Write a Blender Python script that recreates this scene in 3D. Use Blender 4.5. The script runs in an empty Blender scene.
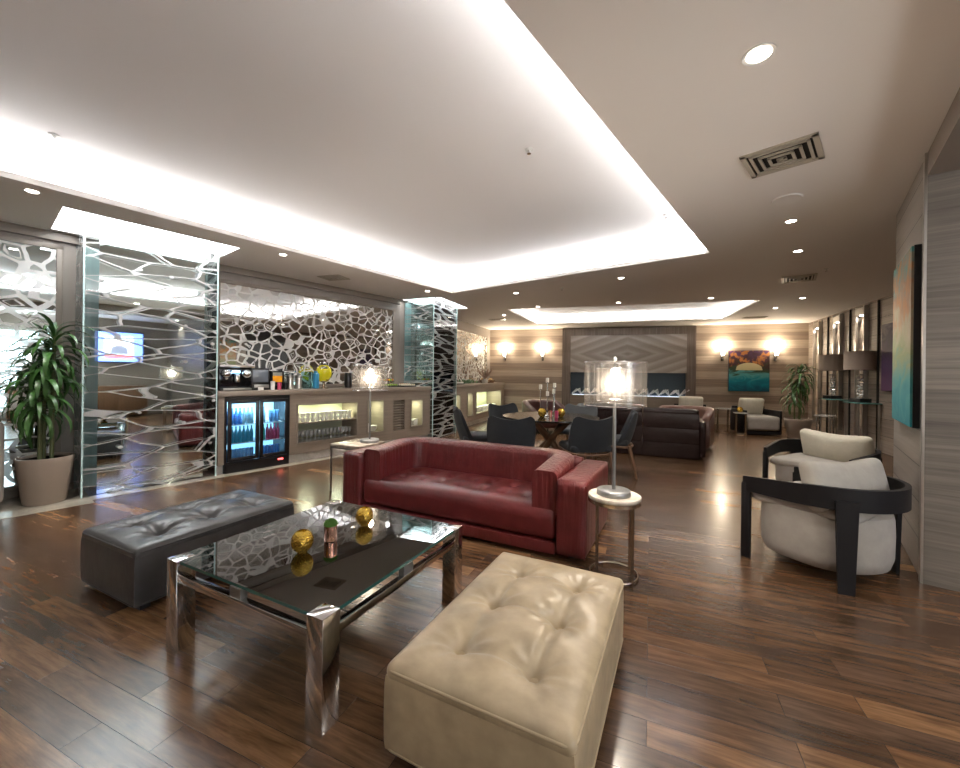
import bpy, bmesh, math, random
from math import sin, cos, pi, radians, sqrt, exp, atan2
from mathutils import Vector, Matrix
from mathutils.geometry import tessellate_polygon
random.seed(7)
SC = bpy.context.scene
COL = SC.collection
# ------------------------------------------------------------------ camera
cam = bpy.data.cameras.new('camera'); camo = bpy.data.objects.new('camera', cam); COL.objects.link(camo)
TH = 0.012
camo.matrix_world = Matrix(((cos(TH), -sin(TH), 0, 0), (0, 0, -1, 0), (sin(TH), cos(TH), 0, 1.3), (0, 0, 0, 1)))
cam.sensor_width = 36; cam.lens = 402 / 960 * 36; cam.shift_y = -9.6 / 960; cam.clip_start = 0.05
SC.camera = camo
# ------------------------------------------------------------------ world, exposure
w = bpy.data.worlds.new('world'); SC.world = w; w.use_nodes = True
w.node_tree.nodes['Background'].inputs[0].default_value = (0.8, 0.75, 0.7, 1)
w.node_tree.nodes['Background'].inputs[1].default_value = 0.03
SC.view_settings.view_transform = 'Standard'; SC.view_settings.look = 'None'
SC.view_settings.gamma = 1; SC.view_settings.use_curve_mapping = False
SC.view_settings.exposure = 1.72
SC.cycles.use_denoising = True; SC.cycles.use_adaptive_sampling = False
SC.cycles.max_bounces = 10; SC.cycles.transparent_max_bounces = 16
SC.cycles.caustics_reflective = False; SC.cycles.caustics_refractive = False
SC.cycles.sample_clamp_indirect = 6
# light levels
COVE = 19.0; COVE2 = 10.0; RECESS = 5.0; SPOT = 24.0; SCONCE = 11.0; NICHE = 1.1
WARM = (1.0, 0.88, 0.74); COOL = (0.93, 0.96, 1.0)
ZC = 2.75

# ------------------------------------------------------------------ helpers
class MB:
    def __init__(s): s.bm = bmesh.new(); s.hasbox = False
    def _add(s, verts, faces):
        vs = [s.bm.verts.new(v) for v in verts]
        for f in faces:
            try: s.bm.faces.new([vs[i] for i in f])
            except ValueError: pass
        return vs
    def box(s, c, sz, rz=0, bevel=0, seg=2, m=None):
        s.hasbox = True; t = bmesh.new(); bmesh.ops.create_cube(t, size=1)
        for v in t.verts: v.co = Vector((v.co.x*sz[0], v.co.y*sz[1], v.co.z*sz[2]))
        if bevel: bmesh.ops.bevel(t, geom=list(t.edges), offset=bevel, segments=seg, profile=0.5, affect='EDGES')
        M = Matrix.Translation(c) @ Matrix.Rotation(rz, 4, 'Z')
        if m is not None: M = Matrix.Translation(c) @ m
        bmesh.ops.transform(t, matrix=M, verts=t.verts); s.merge(t); return s
    def merge(s, t):
        me = bpy.data.meshes.new('t'); t.to_mesh(me); t.free(); s.bm.from_mesh(me); bpy.data.meshes.remove(me)
    def lathe(s, prof, c=(0, 0, 0), n=32, cap=True):
        rings = []
        for r, z in prof:
            if r < 1e-5: rings.append([s.bm.verts.new((c[0], c[1], c[2]+z))])
            else: rings.append([s.bm.verts.new((c[0]+r*cos(2*pi*i/n), c[1]+r*sin(2*pi*i/n), c[2]+z)) for i in range(n)])
        for a, b in zip(rings, rings[1:]):
            if len(a) == 1 and len(b) == 1: continue
            for i in range(n):
                j = (i+1) % n
                if len(a) == 1: s.bm.faces.new((a[0], b[j], b[i]))
                elif len(b) == 1: s.bm.faces.new((a[i], a[j], b[0]))
                else: s.bm.faces.new((a[i], a[j], b[j], b[i]))
        if cap:
            for R, rev in ((rings[0], True), (rings[-1], False)):
                if len(R) > 1: s.bm.faces.new(list(reversed(R)) if rev else R)
        return s
    def cyl(s, c, r, h, n=32): return s.lathe([(r, 0), (r, h)], c, n)
    def tube(s, pts, r, n=10, closed=False):
        pts = [Vector(p) for p in pts]; N = len(pts); rad = r if isinstance(r, (list, tuple)) else [r]*N
        rings = []; up = None
        for i, p in enumerate(pts):
            if closed: d = pts[(i+1) % N] - pts[i-1]
            else: d = pts[min(i+1, N-1)] - pts[max(i-1, 0)]
            d.normalize()
            if up is None:
                up = Vector((0, 0, 1)) if abs(d.z) < .9 else Vector((1, 0, 0))
            x = d.cross(up); x.normalize(); y = x.cross(d); y.normalize(); up = y
            rings.append([s.bm.verts.new(p + (x*cos(2*pi*k/n) + y*sin(2*pi*k/n))*rad[i]) for k in range(n)])
        for i in range(N if closed else N-1):
            a, b = rings[i], rings[(i+1) % N]
            for k in range(n): s.bm.faces.new((a[k], a[(k+1) % n], b[(k+1) % n], b[k]))
        if not closed: s.bm.faces.new(list(reversed(rings[0]))); s.bm.faces.new(rings[-1])
        return s
    def prism(s, poly, z0, z1):
        n = len(poly)
        vs = s._add([(p[0], p[1], z0) for p in poly] + [(p[0], p[1], z1) for p in poly],
                    [tuple(range(n-1, -1, -1)), tuple(range(n, 2*n))] + [(i, (i+1) % n, n+(i+1) % n, n+i) for i in range(n)])
        return s
    def sweep(s, path, prof, closed=False):
        """path: list of (x,y); prof: list of (offset to the left of the path, z) closed loop"""
        P = [Vector((p[0], p[1])) for p in path]; N = len(P); rings = []
        for i in range(N):
            if closed: a = P[i]-P[i-1]; b = P[(i+1) % N]-P[i]
            else: a = P[i]-P[max(i-1, 0)]; b = P[min(i+1, N-1)]-P[i]
            if a.length < 1e-9: a = b
            if b.length < 1e-9: b = a
            a = a.normalized(); b = b.normalized(); na = Vector((-a.y, a.x)); nb = Vector((-b.y, b.x))
            m = (na+nb); m = m/max(1e-6, m.length); k = 1/max(.3, m.dot(na))
            rings.append([s.bm.verts.new((P[i].x+m.x*o*k, P[i].y+m.y*o*k, z)) for o, z in prof])
        n = len(prof)
        for i in range(N if closed else N-1):
            a, b = rings[i], rings[(i+1) % N]
            for k in range(n): s.bm.faces.new((a[k], a[(k+1) % n], b[(k+1) % n], b[k]))
        if not closed: s.bm.faces.new(list(reversed(rings[0]))); s.bm.faces.new(rings[-1])
        return s
    def soft(s, c, sz, r, cuts=(20, 20, 8), fn=None, rz=0):
        """rounded soft box; fn(x,y,z,nz)->Vector displacement"""
        t = bmesh.new(); nx, ny, nz = cuts; hx, hy, hz = sz[0]/2, sz[1]/2, sz[2]/2
        def grid(o, u, v, nu, nv):
            g = [[t.verts.new(o+u*(i/nu)+v*(j/nv)) for j in range(nv+1)] for i in range(nu+1)]
            for i in range(nu):
                for j in range(nv): t.faces.new((g[i][j], g[i+1][j], g[i+1][j+1], g[i][j+1]))
        X, Y, Z = Vector((sz[0], 0, 0)), Vector((0, sz[1], 0)), Vector((0, 0, sz[2])); O = Vector((-hx, -hy, -hz))
        grid(O, Y, X, ny, nx); grid(O+Z, X, Y, nx, ny); grid(O, X, Z, nx, nz); grid(O+Y, Z, X, nz, nx); grid(O, Z, Y, nz, ny); grid(O+X, Y, Z, ny, nz)
        bmesh.ops.remove_doubles(t, verts=t.verts, dist=1e-5)
        for v in t.verts:
            p = v.co; q = Vector((max(-hx+r, min(hx-r, p.x)), max(-hy+r, min(hy-r, p.y)), max(-hz+r, min(hz-r, p.z))))
            d = p-q
            # spread the samples so that the rounding is even
            if d.length > 1e-7:
                d.normalize(); v.co = q+d*r
            else: d = Vector((0, 0, 0))
            if fn:
                e = fn(v.co.x, v.co.y, v.co.z, d); v.co = v.co+e
        bmesh.ops.transform(t, matrix=Matrix.Translation(c) @ Matrix.Rotation(rz, 4, 'Z'), verts=t.verts)
        s.merge(t); return s
    def build(s, name, mat, parent=None, ang=None, loc=None, rz=None):
        if ang is None: ang = 27 if s.hasbox else 52
        bmesh.ops.recalc_face_normals(s.bm, faces=s.bm.faces)
        me = bpy.data.meshes.new(name); s.bm.to_mesh(me); s.bm.free(); me.materials.append(mat)
        me.shade_smooth(); me.set_sharp_from_angle(angle=radians(ang))
        o = bpy.data.objects.new(name, me); COL.objects.link(o)
        if parent: o.parent = parent
        if loc is not None: o.location = loc
        if rz is not None: o.rotation_euler = (0, 0, rz)
        return o

def tag(o, label, cat, group=None):
    o['label'] = label; o['category'] = cat
    if group: o['group'] = group
    return o
def thing(name, label, cat, loc=(0, 0, 0), rz=0, group=None):
    o = bpy.data.objects.new(name, None); COL.objects.link(o); o.location = loc; o.rotation_euler = (0, 0, rz)
    o.empty_display_size = .1
    return tag(o, label, cat, group)
def struct(o): o['kind'] = 'structure'; return o
def dup(root, loc, rz, label, group=None, scale=None):
    r = root.copy(); COL.objects.link(r); r.location = loc; r.rotation_euler = (0, 0, rz); r['label'] = label
    if group: r['group'] = group
    if scale: r.scale = scale
    for ch in root.children:
        c = ch.copy(); COL.objects.link(c); c.parent = r
        for g in ch.children:
            d = g.copy(); COL.objects.link(d); d.parent = c
    return r

# ------------------------------------------------------------------ materials
class NT:
    def __init__(s, name):
        s.m = bpy.data.materials.new(name); s.m.use_nodes = True; s.t = s.m.node_tree; s.n = s.t.nodes; s.l = s.t.links
        s.b = s.n['Principled BSDF']; s.out = s.n['Material Output']
    def node(s, ty, ins=None, **kw):
        d = s.n.new(ty)
        for k, v in kw.items(): setattr(d, k, v)
        for k, v in (ins or {}).items(): s.put(d.inputs[k], v)
        return d
    def put(s, sock, v):
        if isinstance(v, bpy.types.NodeSocket): s.l.new(v, sock)
        else:
            if hasattr(sock, 'default_value'):
                try: sock.default_value = v
                except Exception: sock.default_value = tuple(v) + (1,) if len(v) == 3 else v
    def coord(s, scale=(1, 1, 1), rz=0, kind='Object'):
        tc = s.node('ShaderNodeTexCoord'); mp = s.node('ShaderNodeMapping', {'Vector': tc.outputs[kind]})
        mp.inputs['Scale'].default_value = scale; mp.inputs['Rotation'].default_value = (0, 0, rz)
        return mp.outputs[0]
    def noise(s, vec, scale=5, detail=3, rough=.5, dist=0):
        return s.node('ShaderNodeTexNoise', {'Vector': vec, 'Scale': scale, 'Detail': detail, 'Roughness': rough, 'Distortion': dist}).outputs['Fac']
    def math(s, op, a, b=0.0, c=0.0):
        d = s.node('ShaderNodeMath', operation=op); s.put(d.inputs[0], a); s.put(d.inputs[1], b); s.put(d.inputs[2], c); return d.outputs[0]
    def ramp(s, fac, stops, interp='LINEAR'):
        d = s.node('ShaderNodeValToRGB', {'Fac': fac}); d.color_ramp.interpolation = interp
        while len(d.color_ramp.elements) < len(stops): d.color_ramp.elements.new(.5)
        for e, (p, c) in zip(d.color_ramp.elements, stops): e.position = p; e.color = (c, c, c, 1) if isinstance(c, (int, float)) else tuple(c)+(1,)
        return d.outputs[0]
    def mix(s, f, a, b, mode='MIX'):
        d = s.node('ShaderNodeMix', data_type='RGBA', blend_type=mode)
        s.put(d.inputs[0], f)
        for k, v in ((6, a), (7, b)):
            s.put(d.inputs[k], v if isinstance(v, bpy.types.NodeSocket) else tuple(v)+(1,))
        return d.outputs[2]
    def p(s, **k):
        names = dict(col='Base Color', rough='Roughness', metal='Metallic', coat='Coat Weight', coatr='Coat Roughness', trans='Transmission Weight',
                     ior='IOR', em='Emission Color', ems='Emission Strength', spec='Specular IOR Level', sheen='Sheen Weight', alpha='Alpha', normal='Normal')
        for a, v in k.items():
            sk = s.b.inputs[names[a]]
            if isinstance(v, (tuple, list)) and len(v) == 3: v = tuple(v)+(1,)
            s.put(sk, v)
        return s
    def bump(s, h, strength=.3, dist=.01):
        s.p(normal=s.node('ShaderNodeBump', {'Height': h, 'Strength': strength, 'Distance': dist}).outputs[0]); return s
def plain(name, col, rough=.5, metal=0, **k): return NT(name).p(col=col, rough=rough, metal=metal, **k).m
def emit(name, col, st): return NT(name).p(col=(0.8, 0.8, 0.8), em=col, ems=st, rough=.6).m
def leather(name, col, rough=.33, wr=(28, 28, 3), wst=.5, spec=.5, pebble=.12):
    t = NT(name)
    big = t.noise(t.coord(wr), 1, 3, .55, .6); fine = t.noise(t.coord(), 260, 2, .6); soft_ = t.noise(t.coord(), 9, 3, .5)
    h = t.math('ADD', t.math('MULTIPLY', big, wst), t.math('MULTIPLY', fine, pebble*.15))
    h = t.math('ADD', h, t.math('MULTIPLY', soft_, .5))
    c = t.mix(t.ramp(soft_, [(.3, 0.0), (.7, 1.0)]), [x*.78 for x in col], [min(1, x*1.15) for x in col])
    t.p(col=c, rough=rough, spec=spec, coat=.08, coatr=.25); t.bump(h, .55, .012); return t.m
def fabric(name, col, rough=.9):
    t = NT(name); n = t.noise(t.coord(), 12, 4, .6); w_ = t.noise(t.coord((1, 1, 1)), 380, 1)
    t.p(col=t.mix(n, [x*.8 for x in col], [min(1, x*1.12) for x in col]), rough=rough, sheen=.05)
    t.bump(t.math('ADD', t.math('MULTIPLY', n, .7), t.math('MULTIPLY', w_, .12)), .5, .01); return t.m

def wood_floor():
    t = NT('walnut_planks'); a = radians(-26.7)
    v = t.coord((1, 1, 1), radians(23))
    br = t.node('ShaderNodeTexBrick', {'Vector': v, 'Color1': (0, 0, 0, 1), 'Color2': (1, 1, 1, 1), 'Mortar': (0.5, 0.5, 0.5, 1), 'Scale': 1.0,
                'Mortar Size': 0.0012, 'Mortar Smooth': .3, 'Bias': 0.0, 'Brick Width': .78, 'Row Height': .118})
    br.offset = .37; br.offset_frequency = 2; br.squash = 1
    sep = t.node('ShaderNodeSeparateColor', {'Color': br.outputs['Color']}).outputs[0]
    # grain, shifted per plank
    off = t.node('ShaderNodeVectorMath', {0: v, 1: t.node('ShaderNodeCombineXYZ', {'X': t.math('MULTIPLY', sep, 37.0), 'Y': t.math('MULTIPLY', sep, 11.0)}).outputs[0]}, operation='ADD').outputs[0]
    mp = t.node('ShaderNodeMapping', {'Vector': off}); mp.inputs['Scale'].default_value = (1.6, 14, 1)
    g1 = t.noise(mp.outputs[0], 2.2, 5, .62, .5)
    mp2 = t.node('ShaderNodeMapping', {'Vector': off}); mp2.inputs['Scale'].default_value = (4, 90, 1)
    g2 = t.noise(mp2.outputs[0], 1.5, 3, .6, .4)
    base = t.ramp(sep, [(0, (.060, .034, .020)), (.25, (.088, .048, .025)), (.5, (.122, .064, .031)), (.72, (.078, .047, .030)), (.88, (.155, .084, .040)), (1, (.25, .14, .066))])
    c = t.mix(t.ramp(g1, [(.30, .0), (.66, 1.0)]), (.42, .38, .35), (1.38, 1.33, 1.28))
    c = t.mix(1.0, base, c, 'MULTIPLY')
    c = t.mix(t.math('MULTIPLY', t.ramp(g2, [(.45, 0.0), (.75, 1.0)]), .35), c, (.03, .016, .01))
    c = t.mix(br.outputs['Fac'], c, (.02, .012, .008))
    r = .25
    t.p(col=c, rough=r, spec=.42, coat=.12, coatr=.12)
    t.bump(t.math('SUBTRACT', t.math('MULTIPLY', g2, .05), t.math('MULTIPLY', br.outputs['Fac'], .5)), .25, .003)
    return t.m
def stripes(name, ca, cb, h, groove=0.0, phase=0.0, alt=1.0, rough=.42, vertical=False, contrast=1.0):
    """horizontal veneer boards with grain"""
    t = NT(name); tc = t.node('ShaderNodeTexCoord'); sp = t.node('ShaderNodeSeparateXYZ', {0: tc.outputs['Object']})
    zz = sp.outputs['Z']
    k = t.math('DIVIDE', t.math('ADD', zz, phase), h); idx = t.math('FLOOR', k); fr = t.math('FRACT', k)
    rnd = t.node('ShaderNodeTexWhiteNoise', {'W': idx}, noise_dimensions='1D').outputs[0]
    par = t.math('FRACT', t.math('MULTIPLY', idx, .5))
    fac = t.math('ADD', t.math('MULTIPLY', par, 2*alt), t.math('MULTIPLY', rnd, 1-alt))
    sc = (26, 26, .7) if vertical else (.9, .9, 34)
    g = t.noise(t.coord(sc), 1, 5, .65, .35); g3 = t.noise(t.coord([x*3.2 for x in sc]), 1, 3, .6, .1)
    c = t.mix(fac, ca, cb)
    gg = t.math('ADD', t.math('MULTIPLY', g, .75), t.math('MULTIPLY', g3, .25))
    lo = 1-.48*contrast; hi = 1+.4*contrast
    c = t.mix(1.0, c, t.ramp(gg, [(.3, lo), (.68, hi)]), 'MULTIPLY')
    if groove:
        gm = t.math('LESS_THAN', fr, groove/h); c = t.mix(gm, c, (.012, .01, .008))
        t.bump(t.math('MULTIPLY', gm, -1.0), .6, .006)
    t.p(col=c, rough=rough, spec=.45); return t.m
def etched(name, mirror=True, scale=(4.6, 4.6, 6.2), th=.085, tint=(.9, .95, .95), double=False, seed=0.0, white=.72):
    t = NT(name); v = t.coord(scale)
    add = t.node('ShaderNodeVectorMath', {0: v, 1: (seed, 0, seed*.7)}, operation='ADD').outputs[0]
    wob = t.node('ShaderNodeTexNoise', {'Vector': add, 'Scale': .9, 'Detail': 1}).outputs['Color']
    vv = t.node('ShaderNodeVectorMath', {0: add, 1: t.node('ShaderNodeVectorMath', {0: wob, 'Scale': .35}, operation='SCALE').outputs[0]}, operation='ADD').outputs[0]
    vo = t.node('ShaderNodeTexVoronoi', {'Vector': vv, 'Scale': 1.0, 'Randomness': .95}, feature='DISTANCE_TO_EDGE'); d = vo.outputs['Distance']
    if double:
        a = t.math('LESS_THAN', d, .022)
        v2 = t.coord((7, 7, 9)); f1 = t.node('ShaderNodeTexVoronoi', {'Vector': v2, 'Scale': 1.0, 'Randomness': 1.0}, feature='F1')
        sz = t.node('ShaderNodeSeparateColor', {'Color': f1.outputs['Color']})
        dot = t.math('MULTIPLY', t.math('LESS_THAN', f1.outputs['Distance'], .16), t.math('GREATER_THAN', sz.outputs[0], .72))
        mask = t.math('MAXIMUM', a, dot)
    else:
        a = t.math('LESS_THAN', d, th)
        cc = t.node('ShaderNodeTexVoronoi', {'Vector': vv, 'Scale': 1.0, 'Randomness': .95}, feature='F1')
        sp = t.node('ShaderNodeSeparateColor', {'Color': cc.outputs['Color']})
        ring = t.math('MULTIPLY', t.math('MULTIPLY', t.math('GREATER_THAN', d, .17), t.math('LESS_THAN', d, .215)), t.math('GREATER_THAN', sp.outputs[0], .74))
        mask = t.math('MAXIMUM', a, ring)
    dif = t.node('ShaderNodeBsdfDiffuse', {'Color': (white, white, white*.98, 1)})
    if mirror:
        gl = t.node('ShaderNodeBsdfGlossy', {'Color': tuple(tint)+(1,), 'Roughness': .015})
        mx = t.node('ShaderNodeMixShader', {0: t.math('MULTIPLY', mask, .88), 1: gl.outputs[0], 2: dif.outputs[0]})
    else:
        tr = t.node('ShaderNodeBsdfTransparent', {'Color': tuple(tint)+(1,)})
        gl = t.node('ShaderNodeBsdfGlossy', {'Color': (1, 1, 1, 1), 'Roughness': .01})
        fr = t.node('ShaderNodeFresnel', {'IOR': 1.5}).outputs[0]
        cl = t.node('ShaderNodeMixShader', {0: fr, 1: tr.outputs[0], 2: gl.outputs[0]})
        tl = t.node('ShaderNodeBsdfTranslucent', {'Color': (white, white, white, 1)})
        ws = t.node('ShaderNodeMixShader', {0: .5, 1: dif.outputs[0], 2: tl.outputs[0]})
        mx = t.node('ShaderNodeMixShader', {0: t.math('MULTIPLY', mask, .85), 1: cl.outputs[0], 2: ws.outputs[0]})
    t.l.new(mx.outputs[0], t.out.inputs[0]); return t.m
def thin_glass(name, tint=(.9, .97, .95), refl=1.0, rough=0.0):
    t = NT(name); tr = t.node('ShaderNodeBsdfTransparent', {'Color': tuple(tint)+(1,)}); gl = t.node('ShaderNodeBsdfGlossy', {'Color': (1, 1, 1, 1), 'Roughness': rough})
    fr = t.math('MINIMUM', t.math('MULTIPLY', t.node('ShaderNodeFresnel', {'IOR': 1.5}).outputs[0], refl), 1.0)
    mx = t.node('ShaderNodeMixShader', {0: fr, 1: tr.outputs[0], 2: gl.outputs[0]}); t.l.new(mx.outputs[0], t.out.inputs[0]); return t.m
def marble(name, a=(.62, .56, .47), b=(.34, .29, .23), sc=6):
    t = NT(name); n = t.noise(t.coord(), sc, 6, .6, 1.5); t.p(col=t.mix(t.ramp(n, [(.35, 0.0), (.65, 1.0)]), b, a), rough=.12, spec=.5); return t.m

M = {}
M['floor'] = wood_floor()
M['tile'] = marble('beige_stone', (.42, .38, .31), (.30, .27, .22), 3)
M['ceil'] = plain('ceiling_plaster', (.90, .865, .83), .75)
M['tray'] = plain('tray_plaster', (.86, .84, .83), .8)
M['farwall'] = stripes('banded_veneer', (.42, .345, .275), (.25, .195, .155), .213, phase=.03, alt=.85, contrast=.6)
M['rightfar'] = stripes('right_veneer', (.33, .275, .23), (.22, .18, .15), .30, groove=.006, alt=.55, contrast=.8)
M['neargrey'] = stripes('grooved_veneer', (.33, .295, .26), (.28, .25, .22), .24, groove=.007, alt=.2, contrast=.45, rough=.35)
M['pillar'] = stripes('grain_veneer', (.215, .185, .152), (.14, .12, .10), .31, alt=.3, contrast=.95, rough=.4)
M['taupe'] = NT('taupe_lacquer').p(col=(.235, .195, .16), rough=.4).m
M['taupewall'] = plain('taupe_wall', (.27, .235, .205), .5)
M['cab'] = stripes('cabinet_veneer', (.255, .21, .168), (.235, .19, .152), .6, alt=.2, contrast=.35, rough=.4)
M['vert'] = stripes('vertical_veneer', (.20, .16, .135), (.17, .135, .11), .4, alt=.2, vertical=True, contrast=.9)
M['etchmir'] = etched('etched_mirror', True, (6.6, 6.6, 8.2), .078, (.80, .82, .82), white=.85)
M['etchmir_l'] = etched('etched_mirror_pale', True, (5.0, 5.0, 7.2), .085, (.76, .88, .90), seed=3.3, white=.88)
M['etchgl'] = etched('etched_glass', False, (1.7, 1.7, 7.4), tint=(.95, .985, .98), double=True, white=.95)
M['etchgl2'] = etched('etched_glass_fine', False, (1.4, 1.4, 10.5), tint=(.86, .95, .95), double=True, seed=5.0, white=.95)
M['aquapane'] = plain('aqua_back_glass', (.50, .68, .68), .15)
M['mirror'] = plain('mirror_cladding', (.86, .87, .88), .02, 1)
M['sideglass'] = thin_glass('green_edge_glass', (.70, .86, .86), 1.3)
M['glass'] = thin_glass('clear_glass', (.93, .97, .95), 1.2)
M['tabletop'] = thin_glass('table_glass', (.66, .74, .71), 2.0)
M['glassedge'] = plain('glass_edge', (.03, .10, .085), .1, 0, spec=.8)
M['chrome'] = plain('chrome', (.74, .74, .75), .10, 1)
M['steel'] = plain('brushed_steel', (.55, .54, .52), .28, 1)
M['pewter'] = plain('pewter', (.30, .30, .29), .35, .8)
M['bronze'] = plain('bronze_metal', (.42, .33, .24), .25, 1)
M['brass'] = plain('brass', (.75, .55, .22), .22, 1)
M['copper'] = plain('copper', (.85, .45, .33), .2, 1)
M['red'] = leather('oxblood_leather', (.125, .018, .018), .34, (34, 34, 2.0), 2.2)
M['redseat'] = leather('oxblood_leather_seat', (.12, .017, .017), .36, (12, 12, 4), .35)
M['grey'] = leather('charcoal_leather', (.050, .049, .050), .36, (7, 7, 3), .2)
M['beige'] = leather('beige_leather', (.40, .315, .20), .40, (6, 6, 3), .18)
M['beigeseam'] = plain('beige_piping', (.38, .30, .19), .4)
M['greyseam'] = plain('charcoal_piping', (.03, .03, .03), .4)
M['darkleather'] = leather('dark_brown_leather', (.020, .009, .009), .24, (2, 2, 2), .05, pebble=.03)
M['brownleather'] = leather('brown_leather', (.14, .065, .045), .3, (6, 6, 4), .2)
M['darkbrown'] = leather('dark_russet_leather', (.06, .022, .018), .35, (6, 6, 4), .2)
M['chairfab'] = fabric('charcoal_fabric', (.022, .025, .030))
M['chairfab2'] = fabric('grey_fabric', (.075, .08, .085))
M['suede'] = fabric('greige_suede', (.37, .34, .30))
M['cushion'] = fabric('cream_linen', (.58, .54, .44))
M['cushion2'] = fabric('greige_linen', (.40, .37, .32))
M['blackwood'] = plain('black_oak', (.010, .009, .010), .5, spec=.25)
M['walnut'] = stripes('walnut_leg', (.16, .085, .045), (.13, .07, .04), 1.0, vertical=True, contrast=.5)
M['darktable'] = plain('dark_tabletop', (.018, .016, .015), .12, 0, spec=.6)
M['marble'] = marble('travertine')
M['marblew'] = marble('pale_marble', (.62, .60, .56), (.45, .43, .4))
M['black'] = plain('black_plastic', (.010, .010, .012), .3)
M['blackgloss'] = plain('black_gloss', (.008, .008, .01), .1)
M['white'] = plain('white_plastic', (.75, .74, .72), .4)
M['china'] = plain('white_china', (.8, .8, .77), .15)
M['candle'] = plain('candle_wax', (.85, .82, .74), .5)
M['fridgein'] = emit('glowing_liner', (.30, .68, 1.0), .55)  # liner glows on its own, imitating the lit fridge interior
M['fridgeled'] = emit('fridge_led', (.6, .85, 1.0), 6)
M['blueb'] = plain('blue_bottle', (.06, .28, .80), .15, 0, spec=.6)
M['bluecap'] = plain('blue_can', (.25, .50, .85), .3, .3)
M['teal'] = plain('teal_bottle', (.04, .34, .50), .15)
M['clearb'] = plain('pale_bottle', (.35, .6, .72), .12, 0, spec=.6)
M['greenb'] = plain('green_bottle', (.05, .45, .32), .15)
M['redb'] = plain('red_bottle', (.60, .08, .18), .2)
M['pot'] = plain('taupe_pot', (.33, .27, .22), .42)
M['soil'] = plain('soil', (.02, .014, .01), .95)
t_ = NT('leaf_green'); n_ = t_.noise(t_.coord(), 8, 2); t_.p(col=t_.mix(n_, (.012, .05, .012), (.06, .16, .03)), rough=.35, spec=.5); M['leaf'] = t_.m
M['stem'] = plain('plant_stem', (.10, .12, .045), .6)
M['shade'] = NT('linen_shade').p(col=(.32, .26, .22), rough=.8).m
M['bulb'] = emit('lit_bulb', (1, .92, .82), 9)
M['lens'] = emit('downlight_lens', (1, .90, .76), 9)
M['led'] = emit('cove_led', (.97, .98, 1.0), COVE)
M['led2'] = emit('cove_led_far', (1.0, .97, .93), COVE2)
M['panel'] = emit('recess_light_panel', (.95, .98, 1.0), RECESS)
M['sconceg'] = emit('sconce_glass', (1, .86, .66), 4)
M['offwhite'] = plain('vent_enamel', (.50, .45, .37), .4)
M['dark'] = plain('dark_void', (.015, .014, .013), .8)
M['nichein'] = plain('niche_liner', (.50, .52, .36), .6)
M['nichegr'] = plain('niche_green_liner', (.32, .38, .30), .6)
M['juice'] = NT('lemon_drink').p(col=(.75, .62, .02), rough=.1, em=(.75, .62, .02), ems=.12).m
M['orange'] = plain('orange_juice', (.85, .36, .02), .2)
M['mint'] = thin_glass('aqua_glass', (.6, .85, .88), 1.5)
M['blue'] = plain('blue_plastic', (.03, .25, .45), .3)
M['gold'] = plain('amber_gold_glass', (.80, .56, .10), .16, .85)
M['moss'] = plain('moss', (.09, .20, .03), .9)
M['grey_liner'] = plain('blue_grey_liner', (.045, .075, .105), .5)
M['log'] = plain('white_logs', (.75, .78, .8), .6)

# ------------------------------------------------------------------ room layout (metres, camera above the origin looking along +Y)
A = radians(38.5); dA = Vector((sin(A), cos(A))); nA = Vector((cos(A), -sin(A)))
Bv = radians(20.4); dB = Vector((sin(Bv), cos(Bv))); nB = Vector((cos(Bv), -sin(Bv)))
def PA(s, n): v = dA*s + nA*n; return (v.x, v.y)
def PB(s, n): v = dB*s + nB*n; return (v.x, v.y)
RA = pi/2 - A          # z rotation that turns local +x onto dA
RB = pi/2 - Bv
BEND = PA(5.23, -6.2); FL = (0.32, 13.1); FR = (8.6, 10.53); RT = (6.9, 6.62); P1 = (3.67, 3.56); P0 = (2.84, 2.565)
R40 = radians(40); d40 = Vector((sin(R40), cos(R40))); n40 = Vector((cos(R40), -sin(R40)))
FRz = atan2(FR[1]-FL[1], FR[0]-FL[0]); RRz = radians(90-23.5)
BACKL = PA(-4.2, -6.2)
H1 = (Vector(P0) - d40*6.2)            # opening header runs back to here
RTb = (Vector(P1)+n40*2.4)
outer = [BACKL, BEND, FL, FR, RT, (RTb.x, RTb.y)]
NB = 2.6                              # depth of the side bay
bay_far0 = Vector(P0); bay_far1 = Vector(P0)+n40*NB
bay_back1 = H1 + n40*NB
BACKR = (bay_back1.x, bay_back1.y)

def wallseg(name, a, b, mat, z0=0, z1=ZC+.4, th=.12, side=1):
    """wall between a and b; the thickness goes to the right of a->b * side"""
    a = Vector(a); b = Vector(b); d = (b-a); L = d.length; n = Vector((d.y, -d.x))/L*side*th/2
    c = (a+b)/2+n; m = MB(); m.box((c.x, c.y, (z0+z1)/2), (L, th, z1-z0), atan2(d.y, d.x)); return struct(m.build(name, mat))

# floor
m = MB(); m.prism([(-9, -7), (12, -7), (12, 15), (-9, 15)], -.1, 0); struct(m.build('floor', M['floor']))
m = MB(); m.prism([PA(-4.2, -6.2), PA(.74, -6.2), PA(.74, -5.38), PA(-4.2, -5.38)], 0, .003); struct(m.build('trim_1', M['tile']))
m = MB(); m.prism([PA(.74, -5.70), PA(5.5, -5.70), PA(5.5, -5.52), PA(.74, -5.52)], 0, .003); struct(m.build('trim_2', M['tile']))

# ceiling with holes
TR1 = [(-0.03, 1.43), (2.66, 4.69), (-.51, 7.19), (-3.63, 3.02)]
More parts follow.
